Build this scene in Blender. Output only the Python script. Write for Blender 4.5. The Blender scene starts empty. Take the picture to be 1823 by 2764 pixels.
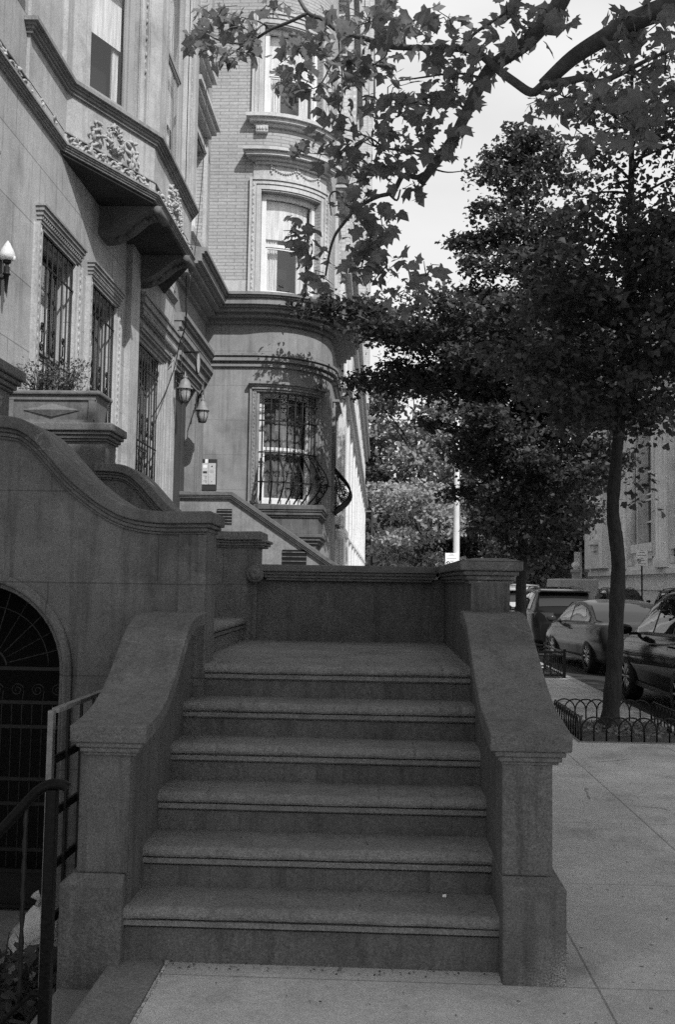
import bpy, bmesh, math, random
import numpy as np
from mathutils import Vector, Matrix, Quaternion
PI = math.pi
R = math.radians
rnd = random.Random(7)
nrg = np.random.default_rng(11)
SC = bpy.context.scene
COL = SC.collection
ORG = {}

# ------------------------------------------------------------------ materials
def nodes(name):
    m = bpy.data.materials.new(name); m.use_nodes = True
    nt = m.node_tree
    for n in list(nt.nodes): nt.nodes.remove(n)
    out = nt.nodes.new('ShaderNodeOutputMaterial')
    return m, nt, out
def N(nt, t, **kw):
    n = nt.nodes.new(t)
    for k, v in kw.items():
        if k.startswith('i_'):
            key = k[2:]
            key = int(key) if key.isdigit() else key.replace('_', ' ')
            n.inputs[key].default_value = v
        else: setattr(n, k, v)
    return n
def math_(nt, op, a, b=None, c=None):
    n = nt.nodes.new('ShaderNodeMath'); n.operation = op
    for i, v in enumerate((a, b, c)):
        if v is None: continue
        if isinstance(v, (int, float)): n.inputs[i].default_value = v
        else: nt.links.new(v, n.inputs[i])
    return n.outputs[0]
def surf(name, base, rough=.85, noise=((3, .12), (40, .1), (260, .16)), bump=.15, bscale=60, joint=None, spec=.3,
         metal=0, stain=0, stretch=None, coat=0, lines=None, dots=0, cracks=0, trans=0, streak=0, ctone=.5, salt=None):
    """grey procedural surface: base value times several layers of noise, with optional masonry joints and bump"""
    m, nt, out = nodes(name)
    L = nt.links
    tc = N(nt, 'ShaderNodeTexCoord'); co = tc.outputs['Object']
    if stretch:
        mp = N(nt, 'ShaderNodeMapping'); mp.inputs['Scale'].default_value = stretch
        L.new(co, mp.inputs[0]); cs = mp.outputs[0]
    else: cs = co
    val = None
    for sc, am in noise:
        nz = N(nt, 'ShaderNodeTexNoise', i_Scale=sc, i_Detail=2.0, i_Roughness=.55)
        L.new(cs, nz.inputs['Vector'])
        v = math_(nt, 'MULTIPLY_ADD', nz.outputs[0], 4 * am, 1 - 2 * am)
        val = v if val is None else math_(nt, 'MULTIPLY', val, v)
    if val is None: val = math_(nt, 'ADD', 1.0, 0.0)
    if stain:
        nz = N(nt, 'ShaderNodeTexNoise', i_Scale=1.3, i_Detail=5.0, i_Roughness=.65); L.new(co, nz.inputs['Vector'])
        mr = N(nt, 'ShaderNodeMapRange'); mr.inputs[1].default_value = .52; mr.inputs[2].default_value = .7
        mr.inputs[3].default_value = 1; mr.inputs[4].default_value = 1 - stain
        L.new(nz.outputs[0], mr.inputs[0]); val = math_(nt, 'MULTIPLY', val, mr.outputs[0])
    if streak:
        mp = N(nt, 'ShaderNodeMapping'); mp.inputs['Scale'].default_value = (9, 9, .55); L.new(co, mp.inputs[0])
        nz = N(nt, 'ShaderNodeTexNoise', i_Scale=1.6, i_Detail=4.0, i_Roughness=.6); L.new(mp.outputs[0], nz.inputs['Vector'])
        mr = N(nt, 'ShaderNodeMapRange'); mr.inputs[1].default_value = .5; mr.inputs[2].default_value = .75
        mr.inputs[3].default_value = 1; mr.inputs[4].default_value = 1 - streak
        L.new(nz.outputs[0], mr.inputs[0]); val = math_(nt, 'MULTIPLY', val, mr.outputs[0])
    if dots:
        vo = N(nt, 'ShaderNodeTexVoronoi', i_Scale=6.0); L.new(co, vo.inputs['Vector'])
        lt = math_(nt, 'LESS_THAN', vo.outputs['Distance'], .055)
        val = math_(nt, 'MULTIPLY', val, math_(nt, 'MULTIPLY_ADD', lt, -dots, 1.0))
    if cracks:
        vo = N(nt, 'ShaderNodeTexVoronoi', i_Scale=cracks, feature='DISTANCE_TO_EDGE')
        nz = N(nt, 'ShaderNodeTexNoise', i_Scale=6.0, i_Detail=4.0); L.new(co, nz.inputs['Vector'])
        mx = N(nt, 'ShaderNodeMix', data_type='VECTOR'); mx.inputs[0].default_value = .12
        L.new(co, mx.inputs[4]); L.new(nz.outputs[1], mx.inputs[5]); L.new(mx.outputs[1], vo.inputs['Vector'])
        lt = math_(nt, 'LESS_THAN', vo.outputs[0], .004)
        n2 = N(nt, 'ShaderNodeTexNoise', i_Scale=1.1); L.new(co, n2.inputs['Vector'])
        lt = math_(nt, 'MULTIPLY', lt, math_(nt, 'GREATER_THAN', n2.outputs[0], .55))
        val = math_(nt, 'MULTIPLY', val, math_(nt, 'MULTIPLY_ADD', lt, ctone, 1.0))
    height = None
    if joint:
        ax, w, h, ms, var, mort = joint[:6]
        br = N(nt, 'ShaderNodeTexBrick', i_Scale=1.0)
        br.offset = .5 if len(joint) < 7 else joint[6]
        br.inputs['Color1'].default_value = (1, 1, 1, 1)
        br.inputs['Color2'].default_value = (1 - var, 1 - var, 1 - var, 1)
        br.inputs['Mortar'].default_value = (mort, mort, mort, 1)
        br.inputs['Mortar Size'].default_value = ms; br.inputs['Mortar Smooth'].default_value = .15
        br.inputs['Brick Width'].default_value = w; br.inputs['Row Height'].default_value = h
        if ax == 'uv': L.new(tc.outputs['UV'], br.inputs['Vector'])
        else:
            sx = N(nt, 'ShaderNodeSeparateXYZ'); L.new(co, sx.inputs[0])
            cx = N(nt, 'ShaderNodeCombineXYZ')
            L.new(sx.outputs[{'x': 0, 'y': 1}[ax]], cx.inputs[0]); L.new(sx.outputs[2], cx.inputs[1])
            L.new(cx.outputs[0], br.inputs['Vector'])
        val = math_(nt, 'MULTIPLY', val, br.outputs[0]); height = br.outputs[1]
    if lines:
        sx = N(nt, 'ShaderNodeSeparateXYZ'); L.new(co, sx.inputs[0]); tot = None
        for ax, p, w in lines:
            d = math_(nt, 'ABSOLUTE', math_(nt, 'SUBTRACT', sx.outputs[ax], p))
            l = math_(nt, 'LESS_THAN', d, w)
            tot = l if tot is None else math_(nt, 'MAXIMUM', tot, l)
        val = math_(nt, 'MULTIPLY', val, math_(nt, 'MULTIPLY_ADD', tot, -.45, 1.0))
    if salt:
        sx = N(nt, 'ShaderNodeSeparateXYZ'); L.new(co, sx.inputs[0]); ms = None
        for ax, a, b in salt:
            mr = N(nt, 'ShaderNodeMapRange'); mr.inputs[1].default_value = a; mr.inputs[2].default_value = b; L.new(sx.outputs[ax], mr.inputs[0])
            ms = mr.outputs[0] if ms is None else math_(nt, 'MULTIPLY', ms, mr.outputs[0])
        nz = N(nt, 'ShaderNodeTexNoise', i_Scale=170.0, i_Detail=2.0); L.new(co, nz.inputs['Vector'])
        n3 = N(nt, 'ShaderNodeTexNoise', i_Scale=9.0, i_Detail=3.0); L.new(co, n3.inputs['Vector'])
        ms = math_(nt, 'MULTIPLY', math_(nt, 'MULTIPLY', ms, n3.outputs[0]), math_(nt, 'GREATER_THAN', nz.outputs[0], .47))
        val = math_(nt, 'MULTIPLY', val, math_(nt, 'MULTIPLY_ADD', ms, 3.0, 1.0))
    val = math_(nt, 'MULTIPLY', val, base)
    bs = N(nt, 'ShaderNodeBsdfPrincipled', i_Roughness=rough, i_Metallic=metal)
    bs.inputs['Specular IOR Level'].default_value = spec
    if coat: bs.inputs['Coat Weight'].default_value = coat; bs.inputs['Coat Roughness'].default_value = .03
    L.new(val, bs.inputs['Base Color'])
    if bump:
        nz = N(nt, 'ShaderNodeTexNoise', i_Scale=bscale, i_Detail=4.0); L.new(cs, nz.inputs['Vector'])
        h = nz.outputs[0]
        if height is not None: h = math_(nt, 'MULTIPLY_ADD', height, -.7, h)
        bp = N(nt, 'ShaderNodeBump', i_Strength=bump, i_Distance=.02); L.new(h, bp.inputs['Height'])
        L.new(bp.outputs[0], bs.inputs['Normal'])
    sh = bs.outputs[0]
    if trans:
        tr = N(nt, 'ShaderNodeBsdfTranslucent'); L.new(val, tr.inputs[0])
        mx = N(nt, 'ShaderNodeMixShader'); mx.inputs[0].default_value = trans
        L.new(sh, mx.inputs[1]); L.new(tr.outputs[0], mx.inputs[2]); sh = mx.outputs[0]
    L.new(sh, out.inputs[0])
    return m
def glass(name, tint=.04, see=.45, rough=.02, f0=.09, wave=.25):
    m, nt, out = nodes(name); L = nt.links
    gl = N(nt, 'ShaderNodeBsdfGlossy', i_Roughness=rough)
    gl.inputs[0].default_value = (.9, .9, .9, 1)
    tr = N(nt, 'ShaderNodeBsdfTransparent'); tr.inputs[0].default_value = (.97, .97, .97, 1)
    df = N(nt, 'ShaderNodeBsdfDiffuse'); df.inputs[0].default_value = (tint, tint, tint, 1)
    a = N(nt, 'ShaderNodeMixShader'); a.inputs[0].default_value = see
    L.new(df.outputs[0], a.inputs[1]); L.new(tr.outputs[0], a.inputs[2])
    lw = N(nt, 'ShaderNodeLayerWeight', i_Blend=.5)
    fr = math_(nt, 'MULTIPLY_ADD', math_(nt, 'POWER', lw.outputs['Facing'], 4.5), .92 - f0, f0)
    nz = N(nt, 'ShaderNodeTexNoise', i_Scale=1.4, i_Detail=1.0)
    tc = N(nt, 'ShaderNodeTexCoord'); L.new(tc.outputs['Object'], nz.inputs['Vector'])
    bp = N(nt, 'ShaderNodeBump', i_Strength=wave, i_Distance=.03); L.new(nz.outputs[0], bp.inputs['Height'])
    L.new(bp.outputs[0], gl.inputs['Normal'])
    b = N(nt, 'ShaderNodeMixShader'); L.new(fr, b.inputs[0])
    L.new(a.outputs[0], b.inputs[1]); L.new(gl.outputs[0], b.inputs[2]); L.new(b.outputs[0], out.inputs[0])
    return m

M = {}
NEAR = ((1.4, .16), (7, .14), (45, .16), (150, .42))
MID = ((1.1, .16), (9, .1), (60, .22))
M['brown'] = surf('brownstone', .122, .9, NEAR, stain=.45, streak=.65, cracks=1.6, bump=.3, bscale=120)
M['salted'] = surf('salt_stained_brownstone', .122, .9, NEAR, stain=.45, streak=.4, bump=.3, bscale=120, salt=[(0, .56, .74), (2, .2, .02)])
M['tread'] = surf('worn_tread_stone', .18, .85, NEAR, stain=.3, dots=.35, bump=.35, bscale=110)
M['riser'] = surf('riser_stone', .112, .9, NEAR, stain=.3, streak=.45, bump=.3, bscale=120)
M['swall'] = surf('rendered_brownstone', .145, .9, NEAR, joint=('x', 1.25, .52, .004, .1, .6), stain=.4, streak=.55, bump=.25, bscale=120)
M['cope'] = surf('coping_stone', .135, .85, NEAR, stain=.4, streak=.3, cracks=1.5, bump=.3, bscale=120)
M['lime'] = surf('limestone_ashlar', .37, .85, MID, joint=('y', 1.32, .62, .006, .09, .5), stain=.3, streak=.32, bump=.12)
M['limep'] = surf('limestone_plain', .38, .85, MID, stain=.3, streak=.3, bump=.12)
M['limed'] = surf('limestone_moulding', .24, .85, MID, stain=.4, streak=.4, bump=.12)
M['bstone'] = surf('tower_brownstone', .24, .9, MID, joint=('uv', 1.9, .66, .006, .04, .72), stain=.3, streak=.3, bump=.12)
M['bstonep'] = surf('tower_trim_stone', .22, .9, MID, stain=.3, streak=.3, bump=.12)
M['brick'] = surf('roman_brick', .37, .9, ((.8, .12), (25, .12), (60, .16)), joint=('uv', .34, .066, .008, .14, .55), stain=.15, bump=.2)
M['tstone'] = surf('pale_tower_stone', .44, .85, MID, stain=.2, streak=.25)
M['white'] = surf('white_painted_stone', .62, .8, ((.5, .06), (8, .06), (90, .05)), joint=('y', 1.4, .55, .008, .04, .75), stain=.1, streak=.15)
M['whitep'] = surf('white_painted_trim', .75, .7, ((.7, .06), (20, .05)), streak=.12)
M['greytrim'] = surf('grey_stone_trim', .36, .85, streak=.2)
M['palebrick'] = surf('pale_brick_upper', .5, .9, ((.6, .1), (9, .1)), joint=('y', .25, .09, .012, .15, .7), streak=.3)
M['church'] = surf('church_stone', .62, .9, ((.5, .12), (6, .08), (60, .06)), joint=('y', 1.7, .72, .012, .08, .7), stain=.25, streak=.3)
M['churchp'] = surf('church_trim_stone', .62, .9, ((.5, .12), (6, .08), (60, .06)), stain=.25, streak=.3)
M['conc'] = surf('sidewalk_concrete', .47, .9, ((.5, .2), (3, .14), (30, .14), (150, .36)), stain=.4, dots=.6, cracks=.55, ctone=-.5, bump=.2, bscale=160,
                 lines=[(0, .885, .005), (0, 1.815, .006), (1, 4.1, .004), (1, 5.5, .004), (1, 6.9, .004), (1, 8.3, .004), (1, 9.7, .004), (1, 12.6, .006), (1, 14.0, .005), (1, 15.4, .006), (1, 16.8, .005), (0, 2.9, .005)])
M['kerbst'] = surf('kerb_granite', .33, .85, ((2, .1), (60, .2)), stain=.2)
M['strip'] = surf('areaway_coping_stone', .17, .85, NEAR, stain=.25, dots=.2)
M['mortar'] = surf('broken_mortar', .45, .95, ((30, .5), (90, .4)), bump=.8, bscale=80)
M['asph'] = surf('asphalt', .032, .9, ((1, .2), (60, .25), (250, .3)), bump=.4, bscale=220)
M['dirt'] = surf('tree_pit_soil', .07, 1, ((6, .4), (60, .4)), bump=1, bscale=40)
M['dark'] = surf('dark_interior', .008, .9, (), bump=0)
M['iron'] = surf('black_iron', .01, .5, ((30, .3),), bump=.1, spec=.3)
M['ironp'] = surf('glossy_black_paint', .008, .3, ((50, .4),), bump=.15, bscale=90, spec=.08)
M['galv'] = surf('weathered_grey_metal', .2, .6, ((20, .25), (90, .2)), metal=.2)
M['bark'] = surf('bark', .035, 1, ((14, .3), (60, .3)), bump=1, bscale=30, stretch=(1, 1, .25))
M['barkp'] = surf('plane_bark', .09, .95, ((5, .35), (30, .25)), bump=.6, bscale=20)
M['ginkgo'] = surf('ginkgo_leaf', .08, .6, ((.8, .3), (40, .35)), bump=0, trans=.35, spec=.3)
M['plane'] = surf('plane_leaf', .21, .65, ((2.5, .3), (8, .3), (40, .2)), bump=0, trans=.5, spec=.3)
M['leafl'] = surf('sunlit_leaf', .32, .7, ((.4, .25), (4, .3)), bump=0, trans=.3, spec=.2)
M['leafm'] = surf('mid_leaf', .2, .7, ((.4, .3), (4, .3)), bump=0, trans=.3, spec=.2)
M['leafd'] = surf('dark_leaf', .06, .7, ((.4, .3), (4, .3)), bump=0, trans=.2, spec=.2)
M['stained'] = surf('dark_leaded_glass', .07, .5, ((3, .3),), bump=.1)
M['box'] = surf('shrub_leaf', .12, .7, ((9, .4),), bump=0, trans=.2)
M['wood'] = surf('painted_frame', .62, .6, ((3, .1), (40, .08)), streak=.2)
M['woodd'] = surf('grey_frame', .3, .6, ((3, .1), (40, .08)), streak=.2)
M['doord'] = surf('dark_door_paint', .05, .5, ((3, .2),), spec=.4)
M['curtain'] = surf('curtain_cloth', .68, .9, ((5, .3),), bump=.6, bscale=7, stretch=(6, 6, .4))
M['drape'] = surf('dark_drape', .16, .7, ((4, .7), (14, .4)), bump=.8, bscale=6, stretch=(2.5, 2.5, 1))
M['glass'] = glass('window_glass', .03, .92)
M['cglass'] = glass('car_glass', .012, .02, .01, .06, .03)
M['opal'] = surf('opal_glass', .85, .4, ((20, .06),), trans=.4)
M['lampg'] = surf('frosted_lamp_glass', .5, .15, ((20, .2),), trans=.4)
M['plant'] = surf('planter_stone', .15, .85, MID, stain=.35, streak=.3)
M['black'] = surf('rubber', .012, .7, ((40, .2),), bump=0)
M['plas'] = surf('black_plastic', .02, .45, (), bump=0)
M['chrome'] = surf('bright_metal', .7, .12, (), bump=0, metal=1)
M['alloy'] = surf('alloy_rim', .4, .3, (), bump=0, metal=.9)
M['p_black'] = surf('black_car_paint', .006, .15, (), bump=0, coat=.15, spec=.2)
M['p_grey'] = surf('grey_car_paint', .04, .1, (), bump=0, coat=.03, spec=.08)
M['p_dark'] = surf('dark_grey_car_paint', .01, .08, (), bump=0, coat=.04, spec=.1)
M['p_silver'] = surf('silver_car_paint', .34, .3, (), bump=0, coat=.3, spec=.3)
M['lens'] = surf('tail_lens', .06, .12, (), bump=0, coat=1)
M['sign'] = surf('sign_white', .75, .5, ((6, .08),), bump=0)
M['ink'] = surf('sign_ink', .03, .6, (), bump=0)
M['alu'] = surf('brushed_panel', .55, .4, ((20, .1),), bump=0, metal=.3)
M['pole'] = surf('grey_pole', .5, .6, ((3, .1),), bump=0)
M['bag'] = surf('white_plastic_bag', .6, .35, ((12, .25),), bump=1, bscale=14, trans=.2)
M['console'] = surf('shade_toned_console', .12, .95, MID, stain=.4)  # stone tone darkened to carry the shade under the oriel
M['soffit'] = surf('shade_toned_soffit', .04, .95, ((3, .3),), stain=.4)  # near-black tone stands for the deep shade beneath the oriel

# ------------------------------------------------------------------ mesh builder
class MB:
    def __init__(s): s.v = []; s.f = []; s.uv = []; s.sm = []
    def add(s, vs, fs, uvs=None, smooth=False):
        b = len(s.v); s.v += [tuple(p) for p in vs]
        for f in fs: s.f.append([b + i for i in f]); s.sm.append(smooth)
        s.uv += [tuple(u) for u in uvs] if uvs else [(0, 0)] * len(vs)
        return s
    def box(s, x0, y0, z0, x1, y1, z1):
        vs = [(x, y, z) for z in (z0, z1) for y in (y0, y1) for x in (x0, x1)]
        return s.add(vs, [(0, 2, 3, 1), (4, 5, 7, 6), (0, 1, 5, 4), (2, 6, 7, 3), (0, 4, 6, 2), (1, 3, 7, 5)])
    def extr(s, poly, axis, a, b, smooth=False):
        """poly in the two other axes, extruded along axis from a to b"""
        n = len(poly)
        def P(p, t): return {0: (t, p[0], p[1]), 1: (p[0], t, p[1]), 2: (p[0], p[1], t)}[axis]
        vs = [P(p, a) for p in poly] + [P(p, b) for p in poly]
        s.add(vs, [(i, (i + 1) % n, n + (i + 1) % n, n + i) for i in range(n)], None, smooth)
        b0 = len(s.v) - 2 * n
        s.f.append([b0 + i for i in range(n)][::-1]); s.f.append([b0 + n + i for i in range(n)]); s.sm += [False, False]
        return s
    def band(s, top, bot, axis, a, b):
        """extruded strip between two matching outlines, all in quads"""
        n = len(top)
        def P(p, t): return {0: (t, p[0], p[1]), 1: (p[0], t, p[1]), 2: (p[0], p[1], t)}[axis]
        vs = [P(p, t) for t in (a, b) for q in (top, bot) for p in q]
        T0, B0, T1, B1 = 0, n, 2 * n, 3 * n; fs = []
        for i in range(n - 1):
            j = i + 1
            fs += [(T0 + i, T0 + j, B0 + j, B0 + i), (T1 + i, B1 + i, B1 + j, T1 + j), (T0 + i, T1 + i, T1 + j, T0 + j), (B0 + i, B0 + j, B1 + j, B1 + i)]
        fs += [(T0, B0, B1, T1), (T0 + n - 1, T1 + n - 1, B1 + n - 1, B0 + n - 1)]
        return s.add(vs, fs)
    def tube(s, pts, r, n=8, cap=True, smooth=True):
        pts = [Vector(p) for p in pts]
        rs = r if isinstance(r, (list, tuple)) else [r] * len(pts)
        vs = []; fs = []; up = None
        for i, p in enumerate(pts):
            t = (pts[min(i + 1, len(pts) - 1)] - pts[max(i - 1, 0)])
            if t.length < 1e-9: t = Vector((0, 0, 1))
            t.normalize()
            if up is None:
                up = Vector((0, 0, 1)) if abs(t.z) < .9 else Vector((1, 0, 0))
            a = (up - t * up.dot(t))
            if a.length < 1e-6: a = t.orthogonal()
            a.normalize(); up = a; b = t.cross(a)
            for k in range(n):
                q = 2 * PI * k / n
                vs.append(p + (a * math.cos(q) + b * math.sin(q)) * rs[i])
        for i in range(len(pts) - 1):
            for k in range(n):
                fs.append((i * n + k, i * n + (k + 1) % n, (i + 1) * n + (k + 1) % n, (i + 1) * n + k))
        s.add(vs, fs, None, smooth)
        if cap:
            b0 = len(s.v) - len(vs)
            s.f.append([b0 + k for k in range(n)][::-1]); s.f.append([b0 + len(vs) - n + k for k in range(n)]); s.sm += [False, False]
        return s
    def lathe(s, c, prof, n=20, axis=2, smooth=True, half=2 * PI):
        vs = []; fs = []; m = len(prof)
        for k in range(n):
            q = half * k / n
            for r, h in prof:
                a, b = r * math.cos(q), r * math.sin(q)
                p = {2: (a, b, h), 1: (a, h, b), 0: (h, a, b)}[axis]
                vs.append((c[0] + p[0], c[1] + p[1], c[2] + p[2]))
        for k in range(n):
            for j in range(m - 1):
                fs.append((k * m + j, ((k + 1) % n) * m + j, ((k + 1) % n) * m + j + 1, k * m + j + 1))
        return s.add(vs, fs, None, smooth)
    def ball(s, c, r, n=8, sq=(1, 1, 1)):
        m = n // 2 + 1
        vs = []; fs = []
        for j in range(m):
            t = PI * j / (m - 1)
            for k in range(n):
                q = 2 * PI * k / n
                vs.append((c[0] + r * sq[0] * math.sin(t) * math.cos(q), c[1] + r * sq[1] * math.sin(t) * math.sin(q), c[2] + r * sq[2] * math.cos(t)))
        for j in range(m - 1):
            for k in range(n): fs.append((j * n + k, (j + 1) * n + k, (j + 1) * n + (k + 1) % n, j * n + (k + 1) % n))
        return s.add(vs, fs, None, True)
    def strip(s, path, s0, s1, prof, closed=True, smooth=False):
        """sweep profile [(out, z)...] along path between arc lengths"""
        st = path.samples(s0, s1); m = len(prof); vs = []; us = []
        for q in st:
            for o, z in prof: p = path.at(q, o); vs.append((p[0], p[1], z)); us.append((q, z + .0))
        fs = []
        for i in range(len(st) - 1):
            for j in range(m if closed else m - 1):
                k = (j + 1) % m
                fs.append((i * m + j, (i + 1) * m + j, (i + 1) * m + k, i * m + k))
        s.add(vs, fs, us, smooth)
        if closed:
            b0 = len(s.v) - len(vs); e = b0 + (len(st) - 1) * m
            s.f.append([b0 + j for j in range(m)]); s.f.append([e + j for j in range(m)][::-1]); s.sm += [False, False]
        return s
    def rect(s, path, s0, s1, z0, z1, o0, o1):
        return s.strip(path, s0, s1, [(o0, z0), (o1, z0), (o1, z1), (o0, z1)])
    def lump(s, c, r, rg=rnd):
        b0 = len(s.v); s.ball((0, 0, 0), r, 6, (rg.uniform(.45, .7), rg.uniform(.45, .7), rg.uniform(1.1, 1.7)))
        q = Quaternion((rg.gauss(0, 1), rg.gauss(0, 1), rg.gauss(0, 1), rg.gauss(0, 1))); q.normalize()
        for i in range(b0, len(s.v)): s.v[i] = tuple(Vector(c) + q @ Vector(s.v[i]))
        return s
    def build(s, name, mat, parent=None, bevel=0, smooth=False):
        me = bpy.data.meshes.new(name)
        o = bpy.data.objects.new(name, me); COL.objects.link(o)
        org = Vector((0, 0, 0))
        if parent is not None:
            o.parent = parent; org = ORG.get(parent.name, org)
        ORG[o.name] = org
        me.from_pydata([(p[0] - org.x, p[1] - org.y, p[2] - org.z) for p in s.v], [], s.f)
        ul = me.uv_layers.new(name='UVMap')
        li = np.empty(len(me.loops), dtype=np.int32); me.loops.foreach_get('vertex_index', li)
        ul.data.foreach_set('uv', np.array(s.uv, dtype=np.float32)[li].ravel())
        me.polygons.foreach_set('use_smooth', np.array([bool(x) or smooth for x in s.sm], dtype=bool))
        me.materials.append(M[mat] if isinstance(mat, str) else mat)
        bm = bmesh.new(); bm.from_mesh(me); bmesh.ops.recalc_face_normals(bm, faces=bm.faces); bm.to_mesh(me); bm.free()
        if bevel:
            b = o.modifiers.new('bevel', 'BEVEL'); b.width = bevel; b.segments = 2; b.limit_method = 'ANGLE'; b.angle_limit = R(40)
        return o
class Path:
    def __init__(s, pts):
        s.p = [Vector((a, b)) for a, b in pts]; s.c = [0]
        for i in range(1, len(s.p)): s.c.append(s.c[-1] + (s.p[i] - s.p[i - 1]).length)
        s.n = []
        for i in range(len(s.p) - 1):
            d = (s.p[i + 1] - s.p[i]).normalized(); s.n.append(Vector((d.y, -d.x)))
        s.L = s.c[-1]
    def samples(s, a, b): return [a] + [q for q in s.c if a + 1e-4 < q < b - 1e-4] + [b]
    def at(s, q, o=0):
        for i, c in enumerate(s.c):
            if abs(c - q) < 1e-5:
                if 0 < i < len(s.p) - 1:
                    n1, n2 = s.n[i - 1], s.n[i]; n = (n1 + n2) / (1 + n1.dot(n2))
                else: n = s.n[0] if i == 0 else s.n[-1]
                return s.p[i] + n * o
        i = max(0, min(len(s.n) - 1, next((k for k in range(len(s.c) - 1) if s.c[k] <= q <= s.c[k + 1]), len(s.n) - 1 if q > 0 else 0)))
        d = (s.p[i + 1] - s.p[i]).normalized()
        return s.p[i] + d * (q - s.c[i]) + s.n[i] * o
    def P(s, q, o, z): v = s.at(q, o); return (v.x, v.y, z)
def tag(o, label, cat, group=None):
    o['label'] = label; o['category'] = cat
    if group: o['group'] = group
    return o
def thing(name, label, cat, loc=(0, 0, 0), rz=0, group=None, local=False):
    o = bpy.data.objects.new(name, None); COL.objects.link(o); o.empty_display_size = .1
    o.location = loc; o.rotation_euler = (0, 0, rz)
    ORG[o.name] = Vector((0, 0, 0)) if local else Vector(loc)
    return tag(o, label, cat, group)
def struct(o, kind='structure'): o['kind'] = kind; return o
def copy_tree(o, parent=None):
    c = o.copy(); COL.objects.link(c); ORG[c.name] = ORG.get(o.name, Vector((0, 0, 0)))
    if parent is not None: c.parent = parent
    for ch in list(o.children): copy_tree(ch, c)
    return c
def bez(pts, n=8):
    """Catmull-Rom through points of any dimension"""
    P = [Vector(p) for p in pts]; out = []
    for i in range(len(P) - 1):
        a = P[i - 1] if i else P[i] * 2 - P[i + 1]; d = P[i + 2] if i + 2 < len(P) else P[i + 1] * 2 - P[i]
        b, c = P[i], P[i + 1]
        for k in range(n):
            t = k / n
            out.append(.5 * ((2 * b) + (c - a) * t + (2 * a - 5 * b + 4 * c - d) * t * t + (3 * b - a - 3 * c + d) * t ** 3))
    out.append(P[-1]); return out
def circle3(c, u, v, r, a0=0, a1=2 * PI, n=12):
    c, u, v = Vector(c), Vector(u), Vector(v)
    return [c + (u * math.cos(a0 + (a1 - a0) * k / n) + v * math.sin(a0 + (a1 - a0) * k / n)) * r for k in range(n + 1)]
def spiral(c, u, v, r0, r1, a0, turns, n=18):
    c, u, v = Vector(c), Vector(u), Vector(v); out = []
    for k in range(n + 1):
        t = k / n; a = a0 + 2 * PI * turns * t; r = r0 + (r1 - r0) * t
        out.append(c + (u * math.cos(a) + v * math.sin(a)) * r)
    return out

# ------------------------------------------------------------------ camera, world, sun
YAW, PIT, ROL, EYE = R(2.45), R(4.1), R(.9), 1.58
rot = Matrix.Rotation(YAW, 4, 'Z') @ Matrix.Rotation(PI / 2 + PIT, 4, 'X') @ Matrix.Rotation(ROL, 4, 'Z')
cam = bpy.data.cameras.new('camera'); camo = bpy.data.objects.new('camera', cam); COL.objects.link(camo)
camo.matrix_world = Matrix.Translation((0, 0, EYE)) @ rot
cam.sensor_fit = 'VERTICAL'; cam.sensor_height = 36; cam.lens = 35.0
cam.clip_start = .05; cam.clip_end = 3000
SC.camera = camo
def at_depth(vx, vy, y):
    """world point on the sight line of a measured photo point at street distance y"""
    k = 2764 / 2377.; d = rot.to_3x3() @ Vector(((vx * k - 911.5) / 2687, -(vy * k - 1382) / 2687, -1))
    return Vector((0, 0, EYE)) + d * (y / d.y)
SUN = Vector((.62, -.95, 1.1)).normalized()
elev = math.asin(SUN.z); azim = math.atan2(SUN.x, SUN.y)
w = bpy.data.worlds.new('World'); SC.world = w; w.use_nodes = True
nt = w.node_tree; bg = nt.nodes['Background']
sky = nt.nodes.new('ShaderNodeTexSky'); sky.sky_type = 'NISHITA'; sky.sun_disc = False
sky.sun_elevation = elev; sky.sun_rotation = azim; sky.air_density = 1.0; sky.dust_density = 3.0
bw = nt.nodes.new('ShaderNodeRGBToBW'); nt.links.new(sky.outputs[0], bw.inputs[0])
# thin bright cloud veil over the sky
tcw = nt.nodes.new('ShaderNodeTexCoord'); cl = nt.nodes.new('ShaderNodeTexNoise'); cl.inputs['Scale'].default_value = 2.2; cl.inputs['Detail'].default_value = 5
mpw = nt.nodes.new('ShaderNodeMapping'); mpw.inputs['Scale'].default_value = (1, 1, 2.5); nt.links.new(tcw.outputs['Generated'], mpw.inputs[0]); nt.links.new(mpw.outputs[0], cl.inputs['Vector'])
ma = nt.nodes.new('ShaderNodeMath'); ma.operation = 'MULTIPLY_ADD'; nt.links.new(cl.outputs[0], ma.inputs[0]); ma.inputs[1].default_value = 4.4; ma.inputs[2].default_value = 2.9
mb_ = nt.nodes.new('ShaderNodeMath'); mb_.operation = 'MULTIPLY_ADD'; nt.links.new(bw.outputs[0], mb_.inputs[0]); mb_.inputs[1].default_value = .35; nt.links.new(ma.outputs[0], mb_.inputs[2])
nt.links.new(mb_.outputs[0], bg.inputs[0]); bg.inputs[1].default_value = .145
sl = bpy.data.lights.new('sun', 'SUN'); so = bpy.data.objects.new('sun', sl); COL.objects.link(so)
sl.energy = 4.6; sl.angle = R(.5); so.rotation_euler = SUN.to_track_quat('Z', 'Y').to_euler(); so.location = (20, -20, 40)
SC.view_settings.view_transform = 'Standard'; SC.view_settings.look = 'None'
SC.view_settings.exposure = 0; SC.view_settings.gamma = 1
SC.render.engine = 'CYCLES'
SC.cycles.use_denoising = False
SC.cycles.max_bounces = 6; SC.cycles.transparent_max_bounces = 12
SC.cycles.sample_clamp_indirect = 4

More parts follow.
